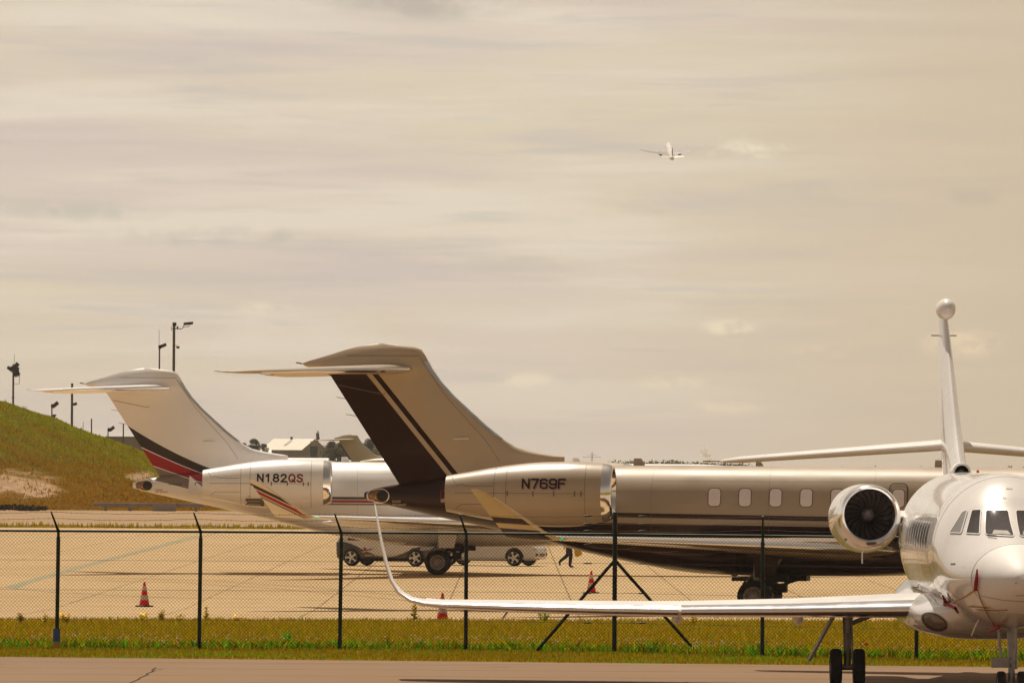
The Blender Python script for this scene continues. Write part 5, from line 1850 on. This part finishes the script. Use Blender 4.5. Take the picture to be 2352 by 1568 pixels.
for (z, w_, d_, sx_) in ((0.0, 0.04, 0.02, -0.05), (-0.07, 0.10, 0.05, -0.02), (-0.20, 0.14, 0.07, 0.03), (-0.31, 0.15, 0.06, 0.06), (-0.36, 0.10, 0.04, 0.07)):
    rg.append([(sx_ + w_ * math.cos(t) * (1 + 0.1 * math.sin(5 * t)), d_ * math.sin(t), z + 0.04 * math.cos(t + 0.6)) for t in np.linspace(0, 2 * math.pi, 16, endpoint=False)])
mb.loft(rg); mb.build('sack', M['bag'], bag)
mb = MB(); mb.tube([(-0.09, 0, -0.02), (-0.13, 0, 0.03), (-0.09, 0, 0.05), (-0.05, 0, -0.01)], 0.010, 6); mb.build('handle', M['bag'], bag)

# ------------------------------------------------------------------ the bank at the left
HY0, HYC = gp(100, 1171).y + 1.0, 676.0
CR = [(-700, 880), (-300, 892), (-100, 906), (0, 924), (29, 935), (73, 950), (117, 963), (161, 983), (205, 999), (234, 1007), (293, 1030), (322, 1042), (352, 1069), (400, 1098), (450, 1126), (500, 1150), (540, 1168), (570, 1176)]
CX, CZ = [], []
for (xp, yp) in CR:
    q = at(xp, yp, HYC)
    CX.append(q.x); CZ.append(max(0.0, q.z))


def hill_np(x, y):
    hgt = np.interp(x, CX, CZ)
    hgt = np.where(x > CX[-1], 0, hgt)
    t = np.clip((y - HY0) / (HYC - HY0), 0, 1)
    s_ = t ** 0.85 * (1.15 - 0.15 * t)
    back = np.clip(1 - (y - HYC - 14) / 50.0, 0, 1)
    s_ = np.where(y > HYC + 14, back * back * (3 - 2 * back), s_)
    bump = 0.25 * gnoise(x, y, 0.55, 9.0) * np.clip(t * 3, 0, 1) * np.clip(hgt, 0, 2) / 2 * np.clip(1.2 - t, 0.2, 1)
    return hgt * s_ + bump - 0.05


hx = np.concatenate([np.linspace(-140, CX[2], 14, endpoint=False), np.linspace(CX[2], CX[-1] + 1.0, 90)])
hy = np.concatenate([np.linspace(HY0, HYC, 34, endpoint=False), np.linspace(HYC, HYC + 66, 18)])
hxx, hyy = np.meshgrid(hx, hy, indexing='ij')
mb = MB(); mb.grid(np.stack([hxx, hyy, hill_np(hxx, hyy)], -1))


def m_hill(gg, co):
    X, Y, Z = gg.xyz(co)
    n_ = gg.noise(co, 0.25, 6, 0.65)
    up = gg.smooth(gg.add(gg.mul(Z, 0.13), gg.mul(n_, 1.0)), 0.55, 1.25)
    cc = gg.mix(up, (0.15, 0.075, 0.003), (0.10, 0.09, 0.003))
    # bare sandy scars
    for (cx, cz, wx_, wz_) in ((-41.0, 2.1, 3.6, 1.0), (-38.6, 1.5, 2.0, 0.5), (-31.2, 2.7, 0.9, 0.4), (-45, 1.7, 3.0, 0.8)):
        e = gg.add(gg.m('POWER', gg.mul(gg.sub(X, cx), 1 / wx_), 2.0), gg.m('POWER', gg.mul(gg.sub(Z, cz), 1 / wz_), 2.0))
        f_ = gg.smooth(gg.add(e, gg.mul(gg.sub(gg.noise(gg.mapping(co, (0.35, 0.5, 0.9)), 1.0, 6, 0.7), 0.5), 4.2)), 1.5, 0.1)
        cc = gg.mix(f_, cc, (0.36, 0.235, 0.14))
    return cc


hill = mb.build('hill', paint('dry grassy bank with sand scars', (0.2, 0.1, 0.02), 0.95, 0, 0, 0.2, 1.2, m_hill, 0.6, 1.5, spec=0.03))
hill['kind'] = 'structure'


def scar(x, z):
    v = 9.0 * np.ones_like(x)
    for (cx, cz, wx_, wz_) in ((-41.0, 2.1, 3.6, 1.0), (-38.6, 1.5, 2.0, 0.5), (-31.2, 2.7, 0.9, 0.4), (-45, 1.7, 3.0, 0.8)):
        v = np.minimum(v, ((x - cx) / wx_) ** 2 + ((z - cz) / wz_) ** 2)
    return v


n = 90000
x = rng.uniform(CX[2] - 3, CX[-1], n); y = rng.uniform(HY0, HYC + 12, n)
z = hill_np(x, y)
k = (scar(x, z) + 1.0 * gnoise(x, y, 0.9, 2.2) + 0.5 * gnoise(x, y, 2.7, 4.2) + rng.normal(0, 0.55, n) > 0.85) & (z > 0.02)
x, y, z = x[k], y[k], z[k]; n = len(x)
hc = np.interp(x, CX, CZ)
green = np.clip((z / np.maximum(hc, 0.5) - 0.45) * 1.6 + 0.45 * gnoise(x, y, 0.35, 3.3) + rng.normal(0, 0.18, n), 0, 1)[:, None]
c0 = np.array([[0.36, 0.175, 0.002]]) * rng.uniform(0.7, 1.2, (n, 1)); c1 = np.array([[0.31, 0.31, 0.002]]) * rng.uniform(0.7, 1.25, (n, 1))
tag(blades('hill_grass', x, y, z - 0.03, rng.uniform(0.06, 0.24, n) * (1 + 0.5 * gnoise(x, y, 0.6, 1.1)), rng.uniform(0.05, 0.12, n), c0 * (1 - green) + c1 * green, M['grass'], 0.6))

n = 9000
x = rng.uniform(CX[2], CX[-1] - 2, n); y = rng.uniform(HY0 + 4, HYC + 8, n)
k = gnoise(x, y, 0.8, 7.0) + 0.7 * gnoise(x, y, 2.1, 3.0) > 0.75
x, y = x[k], y[k]; n = len(x); z = hill_np(x, y)
k = (z > 0.3) & (scar(x, z) > 1.2)
x, y, z = x[k], y[k], z[k]; n = len(x)
tone = rng.uniform(0.45, 1.1, (n, 1))
cpick = np.where(rng.uniform(0, 1, (n, 1)) < 0.5, np.array([[0.17, 0.20, 0.006]]), np.array([[0.30, 0.18, 0.02]]))
tag(blades('hill_weeds', x, y, z - 0.03, rng.uniform(0.25, 0.62, n), rng.uniform(0.05, 0.11, n), cpick * tone, M['grass'], 0.7))

# ------------------------------------------------------------------ leaves, bushes and far trees


def crown(centre_list, nleaf, size, pal, parent, name='crown', mat=None):
    V, F, C = [], [], []
    vs = []
    tot = sum(c_[3] ** 2 for c_ in centre_list)
    for (cx, cy, cz, r_, fl) in centre_list:
        n_ = max(8, int(nleaf * r_ * r_ / tot))
        u = rng.normal(size=(n_, 3)); u /= np.linalg.norm(u, axis=1)[:, None]
        rad = r_ * rng.uniform(0.35, 1.05, (n_, 1)) ** 0.6
        p_ = np.array([[cx, cy, cz]]) + u * rad * np.array([[1, 1, fl]])
        a = rng.normal(size=(n_, 3)); a /= np.linalg.norm(a, axis=1)[:, None]
        b = np.cross(a, rng.normal(size=(n_, 3))); b /= np.linalg.norm(b, axis=1)[:, None]
        s_ = size * rng.uniform(0.6, 1.3, (n_, 1))
        q = np.stack([p_ - a * s_, p_ + b * s_ * 0.5, p_ + a * s_, p_ - b * s_ * 0.5], 1)
        V.append(q.reshape(-1, 3))
        tone = rng.uniform(0.75, 1.25)
        cc = pal[rng.integers(0, len(pal), n_)] * rng.uniform(0.7, 1.3, (n_, 1)) * tone
        C.append(np.repeat(cc, 4, 0))
    V = np.concatenate(V, 0); C = np.concatenate(C, 0)
    F = np.arange(len(V)).reshape(-1, 4)
    return raw_mesh(name, V, F, mat or M['leaf'], parent, C)


TREE_PAL = np.array([(0.10, 0.10, 0.05), (0.14, 0.125, 0.06), (0.08, 0.085, 0.048), (0.17, 0.145, 0.075)])


def tree(xp, ytop, Y, wpx, label, nl=1500, narrow=False):
    s_ = 18000.0 / Y
    top = at(xp, ytop, Y)
    zb = ground(top.x, Y)
    h = top.z - zb
    r_ = wpx / s_ / 2
    t = thing('tree', label, 'tree', (top.x, Y, zb), 0, 'trees beyond the airfield')
    mb = MB(); mb.tube([(0, 0, -0.3), (0.05 * r_, 0, h * 0.45), (0, 0.05 * r_, h * 0.85)], [0.035 * h, 0.028 * h, 0.01 * h], 8)
    for k in range(5):
        a = random.uniform(0, 6.28)
        mb.tube([(0, 0, h * random.uniform(0.3, 0.6)), (r_ * 0.6 * math.cos(a), r_ * 0.6 * math.sin(a), h * random.uniform(0.6, 0.85))], [0.015 * h, 0.004 * h], 6)
    mb.build('trunk', M['bark'], t)
    cl_ = []
    nb_ = 30
    for k in range(nb_):
        a = random.uniform(0, 6.28); q = random.uniform(0, 1)
        zz = h - r_ * 2.6 * (1 - q) - 0.25 * r_ if not narrow else h * (0.3 + 0.66 * q)
        wd = r_ * 1.12 * math.sqrt(max(0.12, 1 - (abs(q - 0.35) / 0.72) ** 2.2)) if not narrow else r_ * 0.9
        rr = r_ * random.uniform(0.26, 0.42) if not narrow else r_ * 0.7
        rad = max(0.0, wd - rr) * random.uniform(0.4, 1.0)
        cl_.append((rad * math.cos(a), rad * math.sin(a), min(zz, h - rr * 0.8), rr, 0.85))
    cl_.append((0, 0, h - r_ * 0.32, r_ * 0.36, 0.9))
    crown(cl_, nl * 5, max(0.13, r_ * 0.065), TREE_PAL, t)
    return t


tree(583, 1006, 1750, 40, 'rounded dark tree standing left of the pale roofed hangar')
tree(560, 1016, 1760, 26, 'small tree half hidden by the white jet fin edge', 900)
tree(606, 1018, 1760, 28, 'low bush-like tree just left of the hangar roof', 900)
tree(624, 1016, 2300, 26, 'far small tree behind the hangar roof left slope', 700)
tree(730, 989, 2060, 11, 'very tall thin poplar rising behind the hangar gable', 900, True)
tree(762, 1013, 1500, 44, 'bushy tree right of the hangar gable', 1300)
tree(788, 1011, 1520, 40, 'second bushy tree right of the hangar below the tan tail tip', 1300)
tree(812, 1003, 1560, 44, 'tallest round tree behind the small tan T-tail', 1400)
tree(846, 1006, 1560, 44, 'round tree touching the dark brown fin edge', 1300)
tree(775, 1026, 1300, 60, 'nearest wide tree below the tan tail tip', 1500)
tree(826, 1027, 1300, 64, 'nearest wide tree beside the small tan fin', 1500)

# far wood showing just over the gold fuselage
cl_ = []
for k in range(150):
    u = rng.uniform(1405, 1720)
    dens = 1.0 if (u < 1470 or 1490 < u < 1570 or 1600 < u < 1625) else 0.45
    q = at(u, 1066, 2500)
    rr = rng.uniform(1.6, 2.6)
    top = at(u, 1061 + rng.uniform(-3.5, 3) + (0 if u < 1560 else 3) + (1 - dens) * 5, 2500 + rng.uniform(-30, 30))
    cl_.append((top.x, top.y, top.z - rr * 0.6, rr, 0.75))
    cl_.append((top.x + 1, top.y, top.z - rr * 2.4, rr * 1.6, 0.9))
    cl_.append((top.x - 1, top.y + 2, top.z - rr * 4.2, rr * 1.8, 0.9))
for k in range(60):
    u = rng.uniform(1720, 2600)
    top = at(u, 1069 + rng.uniform(-3, 3), 2500)
    cl_.append((top.x, top.y, top.z - 2, 2.2, 0.7)); cl_.append((top.x, top.y + 2, top.z - 5.5, 3.2, 0.9))
w = crown(cl_, 30000, 0.5, TREE_PAL, None, 'distant_wood')
tag(w, kind='stuff')
# the wooded slope between the hangar and the dark fin
cl_ = []
for k in range(70):
    u = rng.uniform(742, 905)
    q = at(u, 1020 + rng.uniform(-5, 8) - 6 * math.sin((u - 742) / 52), 1650 + rng.uniform(-25, 25))
    rr = rng.uniform(0.9, 1.6)
    cl_.append((q.x, q.y, q.z - rr, rr, 0.8)); cl_.append((q.x, q.y - 2, q.z - rr * 2.6, rr * 1.3, 0.9)); cl_.append((q.x, q.y - 3, q.z - rr * 4.6, rr * 1.5, 0.9))
tag(crown(cl_, 24000, 0.24, TREE_PAL * 1.25, None, 'wooded_slope'), kind='stuff')
# dark scrub at the foot of the bank
for (u, v, rr, lab) in ((18, 1168, 0.75, 'dark low bush at the left picture edge under the sandy bank'), (72, 1169, 0.6, 'dark low bush right of the other one at the foot of the bank')):
    p = gp(u, v + 4)
    t = thing('bush', lab, 'bush', p, 0, 'bushes below the bank')
    crown([(k * 0.45 - 0.8, 0.1 * (k % 2), rr * 0.35, rr * random.uniform(0.5, 0.75), 0.6) for k in range(5)], 700, 0.10, np.array([(0.05, 0.035, 0.022), (0.06, 0.045, 0.02)]), t, 'foliage')

# ------------------------------------------------------------------ masts behind the bank
MY = 762.0


def mast(xp, ytop, ybase, label, wpx=4.0, head=None, cat='light mast'):
    s_ = 18000.0 / MY
    b = at(xp, ybase, MY)
    tp = at(xp, ytop, MY)
    zb = 0.0
    t = thing('light_mast', label, cat, (b.x, MY, zb), 0, 'masts behind the grassy bank')
    hh = tp.z - zb
    r_ = wpx / s_ / 2
    mb = MB(); mb.tube([(0, 0, -0.2), (0, 0, hh)], [r_ * 1.15, r_ * 0.9], 10)
    mb.build('pole', M['mast'], t)

    def px(dx_, y_):
        return (dx_ / s_, 0, at(xp, y_, MY).z - zb)
    if head:
        head(t, px, s_)
    return t


def flood(t, px, s_, dx_, yy, w, h, tilt):
    mb = MB()
    c0 = Vector(px(dx_, yy))
    mb.box(0, 0, 0, w / s_, 0.35, h / s_, Matrix.Translation(c0) @ Matrix.Rotation(R(tilt), 4, 'Y'))
    mb.box(0, -0.02, -h / s_ * 0.62, w / s_ * 0.85, 0.28, 0.05, Matrix.Translation(c0) @ Matrix.Rotation(R(tilt), 4, 'Y'))
    mb.build('floodlight', M['lamp'], t)


def rod(t, pts, r_, nm='bracket', mat='mast'):
    mb = MB(); mb.tube(pts, r_, 6); mb.build(nm, M[mat], t)


def head_a(t, px, s_):
    flood(t, px, s_, 3, 848, 20, 12, 10); flood(t, px, s_, 7, 838, 12, 8, -50); flood(t, px, s_, -8, 846, 13, 6, 35); flood(t, px, s_, 8, 858, 14, 10, -20)
    rod(t, [px(2, 835), px(2, 812)], 0.02, 'rod')
    rod(t, [px(0, 881), px(14, 881), px(14, 864)], 0.03); rod(t, [px(-5, 913), px(5, 913)], 0.03)


def head_b(t, px, s_):
    flood(t, px, s_, 8, 928, 15, 7, -40); flood(t, px, s_, 2, 932, 8, 7, 0); flood(t, px, s_, 3, 957, 10, 4, -10); flood(t, px, s_, 6, 953, 8, 3, 0)


def head_c(t, px, s_):
    flood(t, px, s_, 7, 927, 9, 5, -20); rod(t, [px(0, 930), px(8, 930)], 0.03)


def head_d(t, px, s_):
    rod(t, [px(-1, 795), px(-1, 757)], 0.02, 'rod')
    flood(t, px, s_, 8, 793, 16, 6, -22); flood(t, px, s_, 1, 796, 7, 7, 0)


def head_e(t, px, s_):
    flood(t, px, s_, 1, 744, 9, 7, 0)
    rod(t, [px(-6, 755), px(18, 755), px(22, 750), px(23, 744)], 0.045); rod(t, [px(33, 750), px(36, 744)], 0.03); rod(t, [px(23, 750), px(34, 750)], 0.03)
    flood(t, px, s_, 33, 742, 22, 5, -6)
    flood(t, px, s_, 8, 752, 4, 5, 0)
    mb = MB()
    c0 = Vector(px(9, 797))
    mb.rev([(-0.16, 0.001), (-0.14, 0.09), (0, 0.15), (0.14, 0.12), (0.2, 0.001)], Matrix.Translation(c0), 14)
    mb.build('camera', M['mast'], t)
    rod(t, [px(0, 795), px(8, 793)], 0.03); rod(t, [px(-6, 748), px(-6, 760)], 0.02, 'rod')


def head_f(t, px, s_):
    flood(t, px, s_, 8, 984, 15, 6, -38); flood(t, px, s_, 2, 986, 6, 7, 0)


mast(30, 836, 940, 'dark cluster of floodlights on a pole at the far left of the bank', 5, head_a)
mast(119, 927, 965, 'short floodlight pole between the left cluster and the white tail', 3.5, head_b)
mast(165, 880, 985, 'thick pole with a small box passing behind the white tailplane', 6, head_c)
mast(366, 795, 850, 'thin pole with one floodlight and a long rod above the white fin', 4, head_d)
mast(399, 742, 855, 'tallest mast with a bracket floodlight above the white fin', 7, head_e)
mast(248, 988, 1010, 'small tilted floodlight on a pole right of the bank crest', 3, head_f)
mast(210, 961, 1000, 'plain slim pole without a lamp on the bank crest', 3.5)
mast(283, 973, 1030, 'plain pole just left of the white fin edge', 3.5)
mast(191, 968, 1000, 'faint hair-thin pole left of the plain slim one', 1.2)

# ------------------------------------------------------------------ buildings
q = at(262, 1052, 900)
bd = thing('grey_building', 'flat grey building between the bank and the white fin', 'building', (q.x + 4.5, 906, 0))
zt = at(262, 1005, 900).z
mb = MB(); mb.box(0, 0, zt / 2 - 0.2, 11, 9, zt + 0.4); mb.build('wall', M['hazewall'], bd)
mb = MB(); mb.box(0, 0, zt + 0.08, 11.2, 9.2, 0.16); mb.build('roof_edge', M['wall_low'], bd)
mb = MB()
for k in (-3.5, -1.4):
    mb.box(k, -4.52, zt * 0.6, 1.2, 0.06, 0.9)
mb.build('window', M['frame'], bd)

Yh = 2000.0
corner = at(692, 1052, Yh)
hb = thing('hangar', 'pale roofed hangar with a tall dark door beyond the white jet', 'hangar', (corner.x, Yh, ground(corner.x, Yh)), R(0))
th = R(33)
ux, uy = -math.cos(th), math.sin(th)         # along the long wall, leftwards and away
vx, vy = math.sin(th), math.cos(th)          # along the gable, rightwards and away
Lh, Wh = 12.2, 11.4
ze, zr_ = at(692, 1034, Yh).z - ground(corner.x, Yh), at(722, 1009, Yh).z - ground(corner.x, Yh)


def hp(a, b, z): return (ux * a + vx * b, uy * a + vy * b, z)


mb = MB()
mb.loft([[hp(0, 0, 0), hp(0, Wh, 0), hp(0, Wh, ze), hp(0, Wh / 2, zr_ - 0.1), hp(0, 0, ze)], [hp(Lh, 0, 0), hp(Lh, Wh, 0), hp(Lh, Wh, ze), hp(Lh, Wh / 2, zr_ - 0.1), hp(Lh, 0, ze)]])
mb.build('wall', M['hangar_wall'], hb, smooth=False)
mb = MB()
for b0 in (-0.3, Wh + 0.3):
    mb.loft([[hp(a, b0, ze - 0.1), hp(a, Wh / 2, zr_), hp(a, Wh / 2, zr_ + 0.2), hp(a, b0, ze + 0.1)] for a in (-0.3, Lh + 0.3)])
hr = mb.build('roof', M['roof'], hb, smooth=False)
mb = MB(); mb.loft([[hp(a, b, ze + (zr_ - ze) * b / (Wh / 2) + 0.16) for b in (1.9, 4.6)] + [hp(a, b, ze + (zr_ - ze) * b / (Wh / 2) + 0.28) for b in (4.6, 1.9)] for a in (6.0, 6.9)]); mb.build('skylight', M['hangar_wall'], hr, smooth=False)
mb = MB(); mb.box(*hp(7.0, Wh / 2, zr_ + 0.4), 0.6, 0.6, 0.6); mb.build('roof_vent', M['lamp'], hr, smooth=False)
mb = MB()
mb.loft([[hp(-0.12, b, 0.0) for b in (4.1, 7.3)] + [hp(-0.02, b, 0.0) for b in (7.3, 4.1)], [hp(-0.12, b, zr_ - 1.7) for b in (4.1, 7.3)] + [hp(-0.02, b, zr_ - 1.7) for b in (7.3, 4.1)]])
mb.build('door', M['door_dark'], hb, smooth=False)
mb = MB()
mb.loft([[hp(-0.2, b, zr_ - 1.6) for b in (4.0, 7.4)] + [hp(-0.02, b, zr_ - 1.6) for b in (7.4, 4.0)], [hp(-0.2, b, zr_ - 0.4) for b in (4.0, 7.4)] + [hp(-0.02, b, zr_ - 0.4) for b in (7.4, 4.0)]])
mb.build('door_housing', M['hazewall'], hb, smooth=False)
q = at(585, 1052, 1950)
sb = thing('shed', 'low pale roofed shed left of the hangar', 'shed', (q.x - 0.5, 1950, ground(q.x, 1950)))
zs = at(585, 1031, 1950).z - ground(q.x, 1950)
mb = MB(); mb.box(0, 0, zs / 2 - 1.0, 9, 6, zs - 1.6); mb.build('wall', M['hangar_wall'], sb)
mb = MB(); mb.loft([[(a, -3.3, zs - 1.9), (a, 0, zs), (a, 3.3, zs - 1.9), (a, 3.3, zs - 2.1), (a, 0, zs - 0.2), (a, -3.3, zs - 2.1)] for a in (-4.7, 4.7)]); mb.build('roof', M['roof'], sb, smooth=False)

# low steel barrier at the foot of the bank
a, b = gp(215, 1172.5), gp(470, 1174)
br = thing('barrier', 'long low grey barrier with a cabinet under the white jet tail cone', 'barrier', a)
LB = b.x - a.x
s_ = 18000 / a.y
mb = MB(); mb.box(LB / 2, 0, 0.47, LB, 0.3, 0.26); mb.build('beam', M['wall_low'], br)
mb = MB()
for k in range(34):
    mb.box(0.1 + k * (LB - 0.2) / 33, random.uniform(-0.05, 0.05), 0.62 + random.uniform(-0.02, 0.03), LB / 36, 0.22, 0.07)
mb.build('pale_ridge', M['pale_edge'], br)
for k in (0.95, 2.9, 6.2, 8.2):
    if k < LB:
        mb = MB(); mb.box(k, 0, 0.16, 0.22, 0.2, 0.36); mb.build('foot', M['wall_low'], br)
mb = MB(); mb.box(5.65, -0.3, 0.34, 1.9, 0.5, 0.66); mb.box(5.85, -0.57, 0.28, 1.2, 0.04, 0.4); mb.build('cabinet', M['hazewall'], br)

# radar mast and steam far away over the gold jet
q = at(1360, 1037, 2300)
rd = thing('radar_mast', 'faint lattice aerial far off above the gold fuselage', 'aerial', (q.x, 2300, ground(q.x, 2300)))
hz = q.z - ground(q.x, 2300)
mb = MB(); mb.tube([(-0.6, 0, 0), (0, 0, hz)], 0.06, 6); mb.tube([(0.6, 0, 0), (0, 0, hz)], 0.06, 6); mb.build('tower', M['hazewall'], rd)
mb = MB()
for (zz, w_) in ((-0.6, 0.5), (-1.1, 1.6), (-1.6, 2.8)):
    mb.tube([(-w_, 0, hz + zz), (w_, 0, hz + zz)], 0.05, 6)
mb.build('aerial_bars', M['hazewall'], rd)

q = at(1630, 1064, 2900)
ms, gg, bs = new_mat('steam')
bs.inputs['Base Color'].default_value = (0.9, 0.86, 0.8, 1); bs.inputs['Roughness'].default_value = 1.0; bs.inputs['Specular IOR Level'].default_value = 0.0
tl = gg.node('ShaderNodeBsdfTranslucent'); tl.inputs[0].default_value = (0.9, 0.86, 0.8, 1)
tr = gg.node('ShaderNodeBsdfTransparent')
m1 = gg.node('ShaderNodeMixShader'); m1.inputs[0].default_value = 0.5; gg.l.new(bs.outputs[0], m1.inputs[1]); gg.l.new(tl.outputs[0], m1.inputs[2])
m2 = gg.node('ShaderNodeMixShader'); m2.inputs[0].default_value = 0.80; gg.l.new(m1.outputs[0], m2.inputs[1]); gg.l.new(tr.outputs[0], m2.inputs[2])
gg.l.new(m2.outputs[0], [n_ for n_ in gg.n if n_.type == 'OUTPUT_MATERIAL'][0].inputs[0])
mb = MB()
for k in range(12):
    t_ = k / 11
    rr = (0.40 + 0.80 * t_) * random.uniform(0.7, 1.25)
    c0 = Vector((-1.2 * t_ + random.uniform(-1, 1) * (0.35 + 0.9 * t_), random.uniform(-1, 1), 4.6 * t_ ** 0.9 + random.uniform(-0.4, 0.4)))
    mb.rev([(-rr, 0.001), (-rr * 0.8, rr * 0.6), (-rr * 0.3, rr * 0.95), (rr * 0.3, rr * 0.95), (rr * 0.8, rr * 0.6), (rr, 0.001)], Matrix.Translation(c0) @ Matrix.Rotation(random.uniform(0, 3), 4, 'Y'), 10)
st = mb.build('steam_plume', ms, None)
st.location = q
tag(st, 'small white puff of steam rising behind the far wood', 'steam')

# ------------------------------------------------------------------ airliner climbing away
q = at(1540, 349, 3700)
AL = thing('airliner', 'distant white twin-engine airliner climbing away in the sky', 'airliner', q)
AL.rotation_euler = Matrix(((1, 0, 0), (0, 1, 0), (0, 0, 1))).to_euler()
AM = Matrix.Rotation(R(90 + 3), 4, 'Z') @ Matrix.Rotation(R(-15.5), 4, 'Y') @ Matrix.Rotation(R(-2), 4, 'X')
AL.rotation_euler = AM.to_euler()
AL.scale = (0.86, 0.86, 0.86)
mb = MB()
body_loft(mb, [(-19, 0.2, 1.6, 0.2), (-16, -0.9, 1.9, 0.9), (-11, -1.8, 1.95, 1.7), (-6, -1.95, 1.95, 1.95), (12, -1.95, 1.95, 1.95), (16, -1.8, 1.6, 1.6), (18.2, -1.0, 0.5, 0.7), (18.8, -0.4, -0.1, 0.15)], 28, 40)
mb.build('fuselage', M['white'], AL)
for s in (-1, 1):
    rings = [af_ring(x, c_, y, z, 0.11, R(5)) for (y, x, c_, z) in ((1.2, 4.5, 7.5, -1.2), (5.8, 1.6, 4.2, -0.5), (12, -2.2, 2.6, 1.2), (17.2, -5.4, 1.3, 3.1))]
    mb = MB(); mb.loft(mirror(rings, s)); wg = mb.build('wing', M['hazewall'], AL)
    rings = [af_ring(x, c_, y, z, 0.1, R(5)) for (y, x, c_, z) in ((0.6, -14.0, 4.0, 1.0), (6.2, -17.6, 1.6, 1.6))]
    mb = MB(); mb.loft(mirror(rings, s)); mb.build('tailplane', M['white'], AL)
    mb = MB(); loft_circles(mb, [(5.6, -1.75, 0.9), (5.2, -1.75, 1.12), (3.6, -1.75, 1.15), (1.6, -1.75, 0.8)], 5.2 * s)
    en = mb.build('engine', M['wall_low'], AL)
    mb = MB(); loft_circles(mb, [(1.7, -1.75, 0.78), (2.6, -1.75, 0.6)], 5.2 * s, cap1=True); mb.build('exhaust_nozzle', M['dark'], en)
mb = MB()
mb.loft([[(-11.0, 0.2, 1.8), (-17.5, 0.15, 1.5), (-17.5, -0.15, 1.5), (-11.0, -0.2, 1.8)], [(-15.8, 0.08, 6.2), (-18.0, 0.06, 6.2), (-18.0, -0.06, 6.2), (-15.8, -0.08, 6.2)]])
mb.build('tail_fin', M['char'], AL)

# ------------------------------------------------------------------ the summer haze in the air
mb = MB(); mb.box(0, 1860, 50, 3000, 3900, 300)
hz_ = mb.build('haze', [], None, smooth=False)
mh = bpy.data.materials.new('haze'); mh.use_nodes = True; mh.node_tree.nodes.clear()
gg = NG(mh.node_tree)
pv = gg.node('ShaderNodeVolumePrincipled')
pv.inputs['Color'].default_value = (0.92, 0.86, 0.80, 1)
pv.inputs['Density'].default_value = 0.00006
pv.inputs['Anisotropy'].default_value = 0.2
oo = gg.node('ShaderNodeOutputMaterial'); gg.l.new(pv.outputs[0], oo.inputs[1])
hz_.data.materials.append(mh)
hz_['kind'] = 'stuff'
